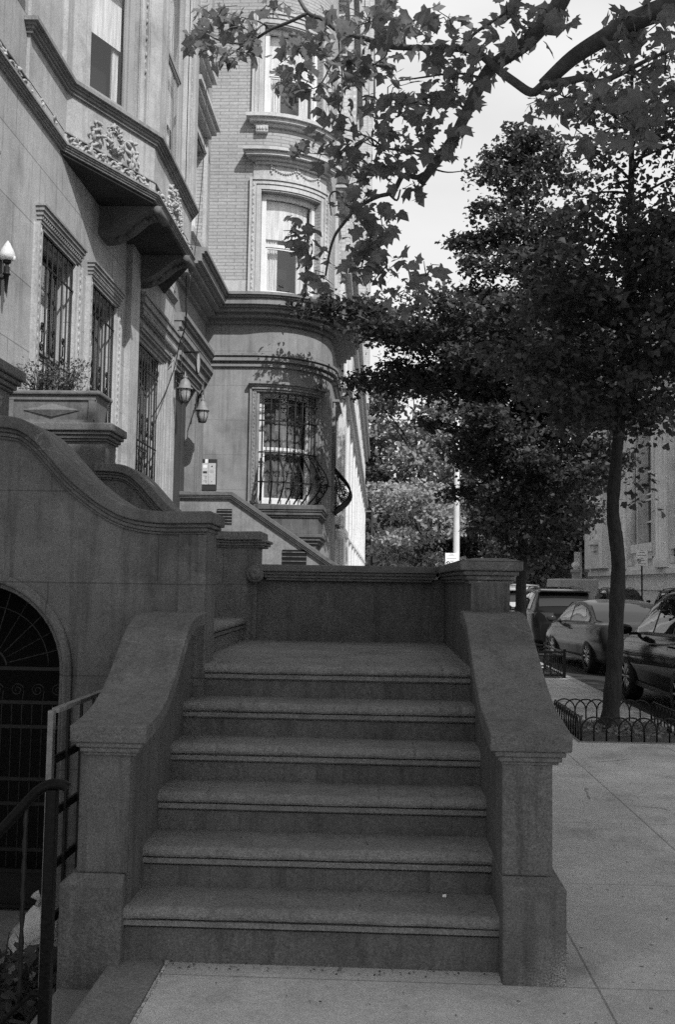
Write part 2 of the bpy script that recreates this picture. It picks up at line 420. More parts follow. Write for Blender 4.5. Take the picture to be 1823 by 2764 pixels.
# ------------------------------------------------------------------ setting
XF = -3.35                       # street wall of the houses
mb = MB(); mb.add([(-900, -900, -.62), (900, -900, -.62), (900, 1200, -.62), (-900, 1200, -.62)], [(0, 1, 2, 3)])
struct(mb.build('ground', 'asph'))
mb = MB(); mb.box(3.42, -40, -.5, 12.6, 66, -.13); struct(mb.build('road', 'asph'))
mb = MB(); mb.box(-60, 66, -.5, 90, 78, -.134); struct(mb.build('cross_road', 'asph'))
# sidewalk: sheet with the tree pits and the areaway left open
mb = MB()
def slab(x0, y0, x1, y1): mb.box(x0, y0, -.3, x1, y1, 0)
slab(-.855, -12, 3.27, 4.39); slab(.46, 4.39, 3.27, 8.3); slab(-.855, 4.39, .46, 8.3)
slab(-3.4, -12, -.855, 2.2)
slab(-.9, 8.3, 2.08, 12.15); slab(2.08, 8.3, 3.27, 10.42)
slab(-1.0, 12.15, 3.27, 17.6); slab(-1.0, 17.6, 2.08, 19.7); slab(-1.0, 19.7, 3.27, 65)
struct(mb.build('sidewalk', 'conc'))
mb = MB(); mb.box(3.27, -12, -.3, 3.42, 65, .004); struct(mb.build('kerb', 'kerbst', bevel=.015))
mb = MB(); mb.box(12.6, -40, -.3, 22, 65.5, 0.0); struct(mb.build('far_sidewalk', 'conc'))
mb = MB()
for (x0, y0, x1, y1) in ((2.08, 10.42, 3.27, 12.15), (2.08, 17.6, 3.27, 19.7)):
    n = 14; vs = []; fs = []
    for j in range(n + 1):
        for i in range(n + 1):
            e = min(i, j, n - i, n - j) / 3
            vs.append((x0 + (x1 - x0) * i / n, y0 + (y1 - y0) * j / n, -.03 + min(1, e) * .035 + rnd.uniform(0, .02)))
    for j in range(n):
        for i in range(n): a = j * (n + 1) + i; fs.append((a, a + 1, a + n + 2, a + n + 1))
    mb.add(vs, fs, None, True)
struct(mb.build('tree_pit_soil', 'dirt'))
# sunken areaway beside the stoop, its coping strip and step
mb = MB(); mb.box(-3.4, 2.2, -.6, -1.1, 5.9, -.33); struct(mb.build('areaway_floor', 'strip'))
mb = MB(); mb.box(-1.3, 3.2, -.5, -1.105, 4.2, -.1); struct(mb.build('areaway_step', 'strip'))
mb = MB(); mb.box(-1.1, 2.2, -.5, -.87, 4.43, .002); struct(mb.build('areaway_coping', 'strip', bevel=.012))
mb = MB()
y = 2.4
while y < 4.38:
    l = rnd.uniform(.02, .07); w_ = rnd.uniform(.006, .013)
    mb.box(-.864 - w_ * .3, y, -.03, -.864 + w_, y + l, rnd.uniform(.001, .007)); y += l + rnd.choice((.003, .006, .02))
struct(mb.build('broken_mortar_joint', 'mortar'))
mb = MB(); mb.box(-3.4, 8.3, -.6, -.9, 18.0, -.33); struct(mb.build('areaway_court', 'strip'))

# ------------------------------------------------------------------ the stoop
st = thing('entrance_stoop', 'dark brownstone entrance stoop with curling side rails and six worn steps', 'stoop', (0, 4.2, 0))
TOP = lambda k: .05 + .178 * k
def tread_profile(y0, y1, zt, zr):
    """side outline of one step: rounded nosing, cove under it, riser"""
    r = .034
    p = [(y1, zt), (y0 + r, zt)]
    for k in range(1, 6):
        a = PI / 2 + PI * .5 * k / 5; p.append((y0 + r + math.cos(a) * r, zt - r + math.sin(a) * r))
    p += [(y0 + .004, zt - .044), (y0 + .036, zt - .046), (y0 + .036, zt - .054), (y0 + .014, zt - .055), (y0 + .014, zt - .077), (y0 + .052, zt - .078), (y0 + .052, zt - .09), (y0 + .034, zt - .091), (y0 + .034, zr), (y1, zr)]
    return p
nose = {k: 3.915 + .28 * k for k in range(1, 7)}
for k in range(1, 7):
    y0 = nose[k]; y1 = nose[k + 1] + .03 if k < 6 else 7.97
    x0 = -1.06 if k < 6 else -.9748
    mb = MB()
    if k == 6: mb.box(-1.4, 5.901, .8, -.9748, 7.93, TOP(6))
    zb = TOP(k - 1) - .05 if k > 1 else -.2
    pr = tread_profile(y0, y1, TOP(k), zb); m_ = len(pr); nx_ = 90; vs = []; fs = []; w1, w2 = rnd.uniform(0, 6), rnd.uniform(0, 6)
    chips = [(rnd.uniform(x0, .5), rnd.uniform(.012, .04), rnd.uniform(.006, .016)) for _ in range(5)]
    for i in range(nx_ + 1):
        x = x0 + (.535 - x0) * i / nx_; dz = .0025 * math.sin(x * 3.1 + w1) + .0012 * math.sin(x * 17 + w2) + rnd.uniform(-.0008, .0008); ch_ = max([0] + [d * max(0, 1 - abs(x - c) / w_) for c, w_, d in chips])
        for j, (y, z) in enumerate(pr):
            e = ch_ if 1 <= j <= 5 else 0
            vs.append((x, y + (e * .8 + dz * .6 if y < y0 + .1 else 0), z + (dz - e * .7 if 0 < j < 8 else (dz * .5 if j == 0 else 0))))
    for i in range(nx_):
        for j in range(m_): q = (j + 1) % m_; fs.append((i * m_ + j, i * m_ + q, (i + 1) * m_ + q, (i + 1) * m_ + j))
    fs.append(tuple(range(m_))); fs.append(tuple(range(nx_ * m_, nx_ * m_ + m_))[::-1]); mb.add(vs, fs)
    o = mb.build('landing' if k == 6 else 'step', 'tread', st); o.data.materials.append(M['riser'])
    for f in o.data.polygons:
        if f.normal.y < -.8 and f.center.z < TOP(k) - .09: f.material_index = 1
# upper flight, turning left to the door
for k in range(1, 6):
    x = -.80 - .27 * k + .02; zt = TOP(6) + .178 * k
    p = [(-a, b) for a, b in tread_profile(0, .34, zt, zt - .22)]
    mb = MB(); mb.extr([(x + a, b) for a, b in p], 1, 5.9 if k < 4 else 6.5, 7.95)
    mb.build('step', 'tread', st)
mb = MB(); mb.box(-3.34, 6.5, .9, -2.2, 7.95, 2.18); mb.build('upper_landing', 'tread', st)
# side walls of the upper flight with their swelling copings
SW = [(-2.30, 2.505), (-2.158, 2.501), (-2.049, 2.485), (-1.972, 2.448), (-1.893, 2.384), (-1.804, 2.289), (-1.714, 2.193), (-1.625, 2.119),
      (-1.538, 2.057), (-1.44, 2.005), (-1.343, 1.979), (-1.214, 1.967), (-1.066, 1.969), (-.938, 1.971)]
def scurve(dz=0, dx=0, n=5): return [(p.x + dx, p.y + dz) for p in bez(SW, n)]
def slope_strip(curve, t0, t1):
    """closed outline between two vertical drops below a curve, corrected for slope"""
    top = []; bot = []
    for i, (x, z) in enumerate(curve):
        a = curve[max(0, i - 1)]; b = curve[min(len(curve) - 1, i + 1)]
        L = math.hypot(b[0] - a[0], b[1] - a[1]); c = L / max(1e-6, abs(b[0] - a[0])); nx, nz = -(b[1] - a[1]) / L, (b[0] - a[0]) / L
        top.append((x - nx * t0, z - nz * t0)); bot.append((x - nx * t1, z - nz * t1))
    return top + bot[::-1]
def sb(mb, curve, t0, t1, ax, a, b):
    p = slope_strip(curve, t0, t1); n = len(curve); mb.band(p[:n], p[n:][::-1], ax, a, b)
def cope_moulds(name, parent, curve, yf, yb, xe):
    c = MB()
    sb(c, curve, 0, .068, 1, yf, yb)
    for t0, t1, o, e in ((.068, .09, .028, .02), (.09, .113, .045, .038), (.113, .128, .06, .055)):
        cv = [p for p in curve if p[0] < xe - e] + [(xe - e, curve[-1][1])]
        sb(c, cv, t0, t1, 1, yf + o, yb - o)
    return c.build(name, 'cope', parent, bevel=.008)
AX, AZ, AR = -2.287, 1.055, .515    # arch under the upper flight
near = scurve()
def curve_wall(mb, curve, y0, y1, arch):
    top = [q for q in slope_strip(curve, .09, .1)[:len(curve)] if q[0] < -.985]
    if not arch:
        top = [(-3.34, top[0][1])] + top + [(-.975, top[-1][1])]
        return mb.band(top, [(x, -.45) for x, z in top], 1, y0, y1)
    def zt(x):
        if x <= top[0][0]: return top[0][1]
        for (a, b), (c, d) in zip(top, top[1:]):
            if a <= x <= c: return b + (d - b) * (x - a) / (c - a)
        return top[-1][1]
    al = [PI - PI * k / 28 for k in range(29)]
    ax_ = [AX + AR * math.cos(t) for t in al]
    L = [-3.34, AX - AR]; mb.band([(x, zt(x)) for x in L], [(x, -.45) for x in L], 1, y0, y1)
    mb.band([(x, zt(x)) for x in ax_], [(x, AZ + AR * math.sin(t)) for x, t in zip(ax_, al)], 1, y0, y1)
    r_ = [AX + AR] + [x for x, z in top if x > AX + AR + .01] + [-.975]; mb.band([(x, zt(x)) for x in r_], [(x, -.45) for x in r_], 1, y0, y1)
mb = MB(); curve_wall(mb, near, 5.58, 5.9, True)
wn = mb.build('side_wall', 'swall', st)
cope_moulds('curved_coping', st, near, 5.5, 5.98, -.938)
mb = MB(); mb.box(-1.13, 5.565, 1.0, -.9765, 5.579, 1.84); mb.build('corner_strip', 'swall', st)
m2 = MB(); ring_o = [PI * k / 28 for k in range(29)]
def arch_ring(mb, r0, r1, y0, y1, zlow):
    o = [(AX + r1, zlow)] + [(AX + r1 * math.cos(t), AZ + r1 * math.sin(t)) for t in ring_o] + [(AX - r1, zlow)]
    i = [(AX + r0, zlow)] + [(AX + r0 * math.cos(t), AZ + r0 * math.sin(t)) for t in ring_o] + [(AX - r0, zlow)]
    n = len(o); vs = [(x, y0, z) for x, z in o] + [(x, y0, z) for x, z in i] + [(x, y1, z) for x, z in o] + [(x, y1, z) for x, z in i]
    fs = []
    for k in range(n - 1):
        fs += [(k, k + 1, n + k + 1, n + k), (2 * n + k, 2 * n + k + 1, k + 1, k), (n + k, n + k + 1, 3 * n + k + 1, 3 * n + k)]
    mb.add(vs, fs)
arch_ring(m2, AR + .001, AR + .055, 5.555, 5.6, -.45); arch_ring(m2, AR - .03, AR - .001, 5.6, 5.89, -.45)
m2.build('arch_moulding', 'swall', st, bevel=.012)
mb = MB(); mb.box(-3.3, 6.4, -.5, -1.2, 6.45, 1.9); mb.box(-3.3, 5.91, 1.62, -1.2, 6.399, 1.66); mb.box(-1.5, 5.91, -.5, -1.46, 6.399, 1.619); mb.build('dark_passage_panels', 'dark', st)  # near-black panels added so the space under the arch renders dark
far = [(x, z + .012) for x, z in near]
mb = MB(); curve_wall(mb, far, 7.93, 8.25, False); mb.build('side_wall', 'swall', st)
cope_moulds('curved_coping', st, far, 7.85, 8.33, -.87)
# pedestals at the head of both side walls
def pedestal(yf, x1, zt, name):
    mb = MB(); mb.box(x1 - .75, yf + .08, 2.1, x1 - .075, yf + .42, zt - .1)
    pp = mb.build(name, 'cope', st)
    mb = MB(); mb.box(x1 - .83, yf, zt - .065, x1, yf + .5, zt)
    for z0, z1, e in ((zt - .095, zt - .0655, .02), (zt - .125, zt - .0955, .04), (zt - .145, zt - .1255, .055)): mb.box(x1 - .83 + e, yf + e, z0, x1 - e, yf + .5 - e, z1)
    mb.build('pedestal_cap', 'cope', pp, bevel=.012)
pedestal(5.6, -2.235, 2.87, 'pedestal'); pedestal(7.92, -2.185, 2.852, 'pedestal')
# lower newel piers, raked walls and curled rails
def ogee(pts, n=4): return [(p.x, p.y) for p in bez(pts, n)]
def rail(name, x0, x1, yz, sx0, sx1, yfront, wfront, ztop_front, xout):
    c = MB()
    cv = ogee(yz)
    def ext(t0, t1, o, y_in):
        poly = slope_strip(cv, t0, t1)
        top = poly[:len(cv)]; bot = poly[len(cv):]
        top = [(max(y, yfront + y_in), z) for y, z in top]; bot = [(max(y, yfront + y_in), z) for y, z in bot]
        c.band(top, bot[::-1], 0, x0 + o, x1 - o)
    ext(0, .072, 0, 0); ext(.072, .094, .022, .018); ext(.094, .116, .036, .03); ext(.116, .13, .048, .042)
    cc = c.build(name, 'cope', st, bevel=.01)
    w_ = MB(); low = slope_strip(cv, .1, .11)[:len(cv)]
    low = [(max(y, yfront + .08), z) for y, z in low]
    w_.band(low, [(y, -.5) for y, z in low], 0, sx0, sx1)
    w_.build('raked_wall', 'riser', st)
RZ = [(4.1, .982), (4.3, 1.012), (4.5, 1.048), (4.68, 1.11), (4.85, 1.185), (5.05, 1.285), (5.25, 1.375), (5.42, 1.425), (5.62, 1.44)]
LZ = [(4.16, .972), (4.34, .99), (4.5, 1.025), (4.65, 1.085), (4.78, 1.16), (4.9, 1.25), (5.02, 1.325), (5.15, 1.375), (5.3, 1.4), (5.579, 1.41)]
rail('curved_rail', .458, .79, RZ, .515, .72, 4.1, 0, 0, 0)
rail('curved_rail', -1.285, -.962, LZ, -1.24, -1.035, 4.16, 0, 0, 0)
def newel(x0, x1, yf, zs, zb, zbot, bx0, bx1):
    p = MB(); p.box(x0, yf + .05, zb, x1, yf + .27, .86); pp = p.build('newel_pier', 'brown', st, bevel=.008)
    b = MB(); d = .03
    vs = [(bx0, yf, zbot), (bx1, yf, zbot), (bx1, yf + .42, zbot), (bx0, yf + .42, zbot), (bx0, yf, zb - .035), (bx1, yf, zb - .035), (bx1, yf + .42, zb - .035), (bx0, yf + .42, zb - .035),
          (bx0 + (0.0 if x0 - bx0 < .02 else .045), yf + .045, zb), (bx1 - (0.0 if bx1 - x1 < .02 else .055), yf + .045, zb), (bx1 - .055, yf + .37, zb), (bx0, yf + .37, zb)]
    b.add(vs, [(0, 1, 5, 4), (1, 2, 6, 5), (2, 3, 7, 6), (3, 0, 4, 7), (4, 5, 9, 8), (5, 6, 10, 9), (6, 7, 11, 10), (7, 4, 8, 11), (8, 9, 10, 11)])
    b.build('pier_base', 'salted', pp, bevel=.01)
newel(.512, .717, 4.1, 0, .41, -.1, .51, .765)
newel(-1.255, -1.04, 4.17, 0, .355, -.4, -1.31, -1.045)
# parapet round the landing: back wall with a volute, corner pier
mb = MB(); mb.box(-.985, 7.97, -.3, .519, 8.22, 1.62); bw_ = mb.build('back_parapet', 'riser', st)
mb = MB(); mb.box(.52, 5.56, -.3, .72, 8.22, 1.62); mb.build('side_parapet', 'riser', st)
def coping_run(mb, x0, y0, x1, y1, zt, o=0.0):
    for z0, z1, e in ((zt - .055, zt, 0), (zt - .08, zt - .0555, .02), (zt - .105, zt - .0805, .035), (zt - .125, zt - .1055, .05)):
        mb.box(x0 + e, y0 + e, z0, x1 - e, y1 - e, z1)
mb = MB(); coping_run(mb, -.95, 7.86, .47, 8.3, 1.722)
mb.lathe((-.985, 7.85, 1.645), [(0, .0), (.025, -.012), (.045, .0), (.048, .01), (.06, .01), (.072, .02), (.072, .44), (0, .44)], 24, 1)
mb.build('parapet_coping', 'cope', st, bevel=.008)
mb = MB(); coping_run(mb, .448, 5.75, .77, 8.31, 1.7215); mb.build('parapet_coping', 'cope', st, bevel=.008)
mb = MB(); mb.box(.512, 5.552, 1.2, .724, 5.78, 1.6); cp = mb.build('corner_pier', 'brown', st)
mb = MB(); zt = 1.728
mb.add([(.445, 5.5, zt - .012), (.792, 5.5, zt - .012), (.792, 5.84, zt - .012), (.445, 5.84, zt - .012), (.53, 5.6, zt + .006), (.71, 5.6, zt + .006), (.71, 5.74, zt + .006), (.53, 5.74, zt + .006)],
       [(0, 1, 5, 4), (1, 2, 6, 5), (2, 3, 7, 6), (3, 0, 4, 7), (4, 5, 6, 7)])
for z0, z1, e in ((zt - .066, zt - .012, 0), (zt - .092, zt - .0665, .02), (zt - .118, zt - .0925, .036), (zt - .14, zt - .1185, .05)): mb.box(.445 + e, 5.5 + e, z0, .792 - e, 5.84 - e, z1)
mb.build('pier_cap', 'cope', cp, bevel=.01)

# ------------------------------------------------------------------ gate under the stoop
gt = thing('arched_iron_gate', 'black arched iron gate with fan of twisted bars beneath the stoop', 'gate', (AX, 5.83, -.33))
YG = 5.8
def twist(mb, p, q, r, n=14):
    p, q = Vector(p), Vector(q)
    mb.tube([p.lerp(q, k / n) for k in range(n + 1)], [r * (1.35 if k % 2 else .8) for k in range(n + 1)], 6)
mb = MB()
mb.tube([(AX - .48, YG, -.31), (AX - .48, YG, AZ)] + [(AX + .48 * math.cos(t), YG, AZ + .48 * math.sin(t)) for t in [PI - PI * k / 20 for k in range(21)]] + [(AX + .48, YG, -.31)], .014, 6)
for z in (AZ, .86, .72, .42, .28, .02, -.1, -.3): mb.box(AX - .48, YG - .012, z - .01, AX + .48, YG + .012, z + .01)
mb.build('gate_frame', 'iron', gt)
mb = MB(); mb.tube(circle3((AX, YG, AZ), (1, 0, 0), (0, 0, 1), .11, 0, PI), .01, 6)
mb.tube(circle3((AX, YG, AZ), (1, 0, 0), (0, 0, 1), .36, 0, PI, 20), .006, 6)
for k in range(1, 12):
    t = PI * k / 12; twist(mb, (AX + .115 * math.cos(t), YG, AZ + .115 * math.sin(t)), (AX + .47 * math.cos(t), YG, AZ + .47 * math.sin(t)), .006 if k % 2 else .004)
mb.tube(spiral((AX, YG - .01, AZ + .045), (1, 0, 0), (0, 0, 1), .045, .012, 0, 2), .005, 5)
mb.build('fanlight', 'iron', gt)
mb = MB()
for k in range(16):
    x = AX - .45 + .06 * k; twist(mb, (x, YG, -.1), (x, YG, .86), .0055, 30)
for k in range(8):
    x = AX - .42 + .12 * k; mb.tube(spiral((x, YG - .006, .93), (1, 0, 0), (0, 0, 1), .04, .008, 0, 1.7), .005, 5)
    mb.tube([(x + .04, YG - .006, .93), (x + .03, YG - .006, .86), (x + .06, YG - .006, .8)], .004, 5)
mb.build('twisted_bars', 'iron', gt)
mb = MB(); mb.box(AX - .47, YG + .012, -.3, AX + .47, YG + .02, -.11); mb.build('kick_plate', 'iron', gt)

# ------------------------------------------------------------------ areaway ironwork and clutter
rl = thing('areaway_handrail', 'black painted pipe handrail bending down into the areaway at the left edge', 'railing', (-1.085, 3.4, 0))
mb = MB(); mb.box(-1.12, 3.378, -.2, -1.083, 3.422, .868); mb.build('post', 'ironp', rl, bevel=.006)
mb = MB(); mb.tube(bez([(-1.05, 3.4, .872), (-1.065, 3.4, .882), (-1.11, 3.4, .882), (-1.15, 3.4, .862), (-1.2, 3.4, .81), (-1.28, 3.4, .72), (-1.5, 3.4, .48), (-2.1, 3.4, -.16)], 5), .018, 10)
mb.build('handrail', 'ironp', rl)
mb = MB(); mb.tube(bez([(-1.09, 3.4, .185), (-1.135, 3.4, .19), (-1.16, 3.4, .18), (-1.24, 3.4, .1), (-1.4, 3.4, -.09), (-1.6, 3.4, -.3)], 5), .009, 8); mb.build('lower_rail', 'ironp', rl)
b1 = None
for x, zt_, zb_ in ((-1.19, .8, .16), (-1.305, .69, .03), (-1.42, .57, -.1), (-1.535, .44, -.22)):
    mb = MB(); twist(mb, (x, 3.4, zb_), (x, 3.4, zt_), .0075, 16); mb.build('twisted_baluster', 'iron', rl)
rl = thing('flat_bar_railing', 'short weathered flat bar railing beside the left stone pier', 'railing', (-1.41, 4.3, -.3))
mb = MB(); mb.box(-1.422, 4.29, -.33, -1.398, 4.325, 1.012); mb.build('post', 'galv', rl)
mb = MB(); mb.box(-1.416, 4.325, 1.0, -1.384, 5.56, 1.02); mb.build('top_bar', 'galv', rl)
for z in (.78, .55, .32, .09): 
    mb = MB(); mb.box(-1.407, 4.327, z, -1.395, 5.56, z + .035); mb.build('cross_bar', 'iron', rl)
for y in (4.46, 4.66, 4.86): 
    mb = MB(); mb.box(-1.394, y, -.2, -1.382, y + .014, 1.0); mb.build('upright', 'iron', rl)
mb = MB()
n, mrow = 16, 9; vs = []; fs = []
for j in range(mrow + 1):
    t = j / mrow; z = -.33 + .27 * t; rr = [.10, .125, .13, .125, .118, .11, .095, .075, .045, .02][j]
    for k in range(n):
        q = 2 * PI * k / n; e = rr * (1 + .16 * math.sin(q * 5 + j) + rnd.uniform(-.07, .07)); vs.append((-1.70 + e * math.cos(q), 5.08 + e * math.sin(q) * .8, z))
for j in range(mrow):
    for k in range(n): fs.append((j * n + k, j * n + (k + 1) % n, (j + 1) * n + (k + 1) % n, (j + 1) * n + k))
mb.add(vs, fs, None, True); mb.tube([(-1.70, 5.08, -.07), (-1.69, 5.07, -.03), (-1.71, 5.06, .0)], [.02, .012, .025], 7)
tag(mb.build('plastic_bag', 'bag'), 'crumpled white plastic bag tied on the areaway floor', 'bag')

# ------------------------------------------------------------------ facades
def wall(mb, path, s0, s1, z0, z1, opens, depth, back=None):
    """front sheet with openings and reveals; returns nothing"""
    ss = sorted({s0, s1, *[q for o in opens for q in o[:2]]}); zs = sorted({z0, z1, *[q for o in opens for q in o[2:4]]})
    full = []
    for a, b in zip(ss, ss[1:]): full += path.samples(a, b)[:-1]
    full.append(s1)
    for i in range(len(full) - 1):
        a, b = full[i], full[i + 1]; m = (a + b) / 2
        for c, d in zip(zs, zs[1:]):
            n = (c + d) / 2
            if any(o[0] < m < o[1] and o[2] < n < o[3] for o in opens): continue
            mb.add([path.P(a, 0, c), path.P(b, 0, c), path.P(b, 0, d), path.P(a, 0, d)], [(0, 1, 2, 3)], [(a, c), (b, c), (b, d), (a, d)])
    for o in opens:
        a, b, c, d = o[:4]; fl = o[4] if len(o) > 4 else ''
        for q in (a, b): mb.add([path.P(q, 0, c), path.P(q, -depth, c), path.P(q, -depth, d), path.P(q, 0, d)], [(0, 1, 2, 3)], [(q, c), (q + depth, c), (q + depth, d), (q, d)])
        st_ = path.samples(a, b)
        for z in [z for z, e in ((c, 'b'), (d, 't')) if e not in fl]:
            for u, v in zip(st_, st_[1:]): mb.add([path.P(u, 0, z), path.P(v, 0, z), path.P(v, -depth, z), path.P(u, -depth, z)], [(0, 1, 2, 3)], [(u, z), (v, z), (v, z - depth), (u, z - depth)])
def ring(mb, path, a, b, c, d, t, o0, o1, tb=None, tt=None):
    """rectangular frame just inside the box a..b, c..d"""
    tb = t if tb is None else tb; tt = t if tt is None else tt
    mb.rect(path, a, a + t, c, d, o0, o1); mb.rect(path, b - t, b, c, d, o0, o1)
    if tb: mb.rect(path, a + t, b - t, c, c + tb, o0, o1)
    if tt: mb.rect(path, a + t, b - t, d - tt, d, o0, o1)
def sash_window(parent, path, a, b, c, d, dep, frame='wood', cur='curtain', fw=.06, rail=.5, curtain=.18, blind=0, name='window', room=True):
    a, b, c, d = a + .003, b - .003, c + .003, d - .003
    f = MB(); ring(f, path, a, b, c, d, fw, -dep, -dep + .06)
    zm = c + (d - c) * rail
    f.rect(path, a + fw, b - fw, zm - .03, zm + .03, -dep + .005, -dep + .05)
    ring(f, path, a + fw, b - fw, c + fw, zm - .03, .035, -dep, -dep + .035)
    w_ = f.build(name, frame, parent)
    g = MB(); g.strip(path, a + fw, b - fw, [(-dep + .012, c + fw), (-dep + .012, d - fw)], closed=False); g.build('glass_pane', 'glass', w_)
    if curtain:
        k = MB(); L = b - a
        for p, q in ((a + fw, a + fw + L * curtain), (b - fw - L * curtain, b - fw)):
            n = 10; pts = [p + (q - p) * i / n for i in range(n + 1)]
            for z0, z1 in ((c + fw, d - fw),):
                for i in range(n):
                    o0, o1 = -dep - .1 - .03 * (i % 2), -dep - .1 - .03 * ((i + 1) % 2)
                    k.add([path.P(pts[i], o0, z0), path.P(pts[i + 1], o1, z0), path.P(pts[i + 1], o1, z1), path.P(pts[i], o0, z1)], [(0, 1, 2, 3)])
        if blind: k.strip(path, a + fw, b - fw, [(-dep - .07, d - (d - c) * blind), (-dep - .07, d - fw)], closed=False)
        k.build('curtain', cur, w_)
    if room:
        r_ = MB(); r_.strip(path, a - .02, b + .02, [(-dep - .5, c - .05), (-dep - .5, d + .05)], closed=False)
        for q in (a - .02, b + .02): r_.add([path.P(q, -dep - .01, c - .05), path.P(q, -dep - .5, c - .05), path.P(q, -dep - .5, d + .05), path.P(q, -dep - .01, d + .05)], [(0, 1, 2, 3)])
        for z in (c - .05, d + .05): r_.strip(path, a - .02, b + .02, [(-dep - .01, z), (-dep - .5, z)], closed=False)
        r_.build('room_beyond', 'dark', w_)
    return w_
def mould(mb, path, a, b, prof, ends=True):
    """stacked bands [(z0, z1, out)]; each stack piece a little shorter the less it projects"""
    mx = max(p[2] for p in prof)
    for z0, z1, o in prof:
        e = (mx - o) if ends else 0
        mb.rect(path, a + e, b - e, z0, z1 - .0004, -.02, o)
def beads(mb, path, a, b, c, d, o, step=.07, r=.02, kind=0):
    """row of carved leaf/egg shapes, upright when a==b else along the wall"""
    if abs(a - b) < 1e-6:
        n = max(1, int((d - c) / step))
        for i in range(n):
            z = c + (i + .5) * (d - c) / n
            mb.ball(path.P(a + (.35 * r if i % 2 else -.35 * r), o - r * .45, z), r * .8, 6, (.75, .75, 1.5))
    else:
        n = max(1, int((b - a) / step))
        for i in range(n):
            q = a + (i + .5) * (b - a) / n
            mb.ball(path.P(q, o - (d - c) * .25, (c + d) / 2), (d - c) * .5, 6, (.6, .6, 1))
def grille(parent, path, a, b, c, d, o, nb, hs, scroll=None, name='window_grille', r=.0095, mat='iron'):
    g = MB()
    for i in range(nb):
        q = a + (b - a) * i / (nb - 1); g.tube([path.P(q, o, c), path.P(q, o, d)], r, 6)
    for z in hs: g.rect(path, a - .04, b + .04, z - .009, z + .009, o - .008, o + .008)
    if scroll:
        for i in range(0, nb - 1, 2):
            q = a + (b - a) * (i + .5) / (nb - 1)
            for z in scroll:
                ctr = Vector(path.P(q, o + .004, z)); u = (Vector(path.P(q + .1, o, z)) - Vector(path.P(q, o, z))).normalized()
                g.tube(spiral(ctr + Vector((0, 0, .1)), u, (0, 0, 1), .05, .014, -PI / 2, 1.5, 14), .008, 5)
                g.tube(spiral(ctr - Vector((0, 0, .1)), -u, (0, 0, 1), .05, .014, PI / 2, -1.5, 14), .008, 5)
                g.tube([ctr + Vector((0, 0, .05)), ctr - Vector((0, 0, .05))], .008, 5)
    return g.build(name, mat, parent)
def scallop(mb, path, a, b, z, o, h, n):
    """running vine: S stems with three-lobed leaves"""
    for i in range(n):
        q0 = a + (b - a) * i / n; L = (b - a) / n; u = [path.P(q0 + L * t, o + .012, z + h * (.4 * math.sin(2 * PI * t) + (.0 if i % 2 == 0 else 0))) for t in [k / 8 for k in range(9)]]
        mb.tube(u, .0145, 5)
        for dq, dz, r in ((.5, .22, .045), (.6, .05, .034), (.42, -.02, .036), (.54, -.2, .034), (.68, .25, .028), (.34, .3, .03), (.8, -.2, .024)):
            mb.lump(path.P(q0 + L * dq, o + .012, z + h * dz), r)

# ---- limestone house with the oriel
LP = Path([(XF, -3.0), (XF, 15.6)])
S = lambda y: y + 3.0
lh = thing('limestone_townhouse', 'pale limestone row house with carved oriel window and barred ground floor windows', 'house', (XF, 6, 0))
W1 = (S(9.36), S(10.42), 2.75, 4.97); W2 = (S(11.06), S(12.08), 2.75, 4.97); D1 = (S(13.16), S(14.55), 2.2, 4.84)
W0 = (S(6.2), S(7.9), 2.2, 4.97)
UW = (S(7.1), S(8.3), 7.2, 9.6)
mb = MB(); wall(mb, LP, 0, LP.L, -.5, 16.5, [W0, W1, W2, D1, UW], .16)
mb.add([(XF - .6, -3, -.5), (XF - .6, 15.6, -.5), (XF - .6, 15.6, 16.5), (XF - .6, -3, 16.5)], [(0, 1, 2, 3)])
mb.box(XF - 9, -3, 16.5, XF, 15.6, 16.7)
lw = mb.build('wall', 'lime', lh)
pl = MB(); pl.rect(LP, S(12.62), S(13.08), 2.0, 6.0, -.01, .075); pl.build('pilaster', 'limep', lw)
def facade_window(o, labelname, lint=True, bars=True, frame='woodd'):
    a, b, c, d = o
    w_ = sash_window(lh, LP, a, b, c, d, .15, frame, curtain=.2)
    s_ = MB()
    for e, t, h in ((b, .07, .03), (b + .075, .07, .045), (b + .15, .035, .06)): s_.rect(LP, e + .002, e + t, c, d + .02, -.01, h)
    for e, t, h in ((a, .07, .03), (a - .075, .07, .045), (a - .15, .035, .06)): s_.rect(LP, e - t, e - .002, c, d + .02, -.01, h)
    for q in (a - .112, b + .112): beads(s_, LP, q, q, c, d, .055, .085, .028)
    s_.build('surround', 'limep', w_)
    k = MB(); mould(k, LP, a - .16, b + .17, [(d + .0, d + .04, .03), (d + .04, d + .07, .045), (d + .07, d + .11, .055), (d + .11, d + .15, .07), (d + .15, d + .19, .085), (d + .19, d + .215, .1)])
    beads(k, LP, a - .12, b + .12, d + .07, d + .11, .065, .05)
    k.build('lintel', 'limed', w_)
    return w_
for o in (W1, W2):
    w_ = facade_window(o, '')
    grille(w_, LP, o[0] + .05, o[1] - .05, o[2], o[3] - .02, .005, 7, [o[2] + .35, o[2] + 1.02, o[3] - .3], [o[2] + 1.2, o[2] + .72])
w_ = facade_window(W0, '')
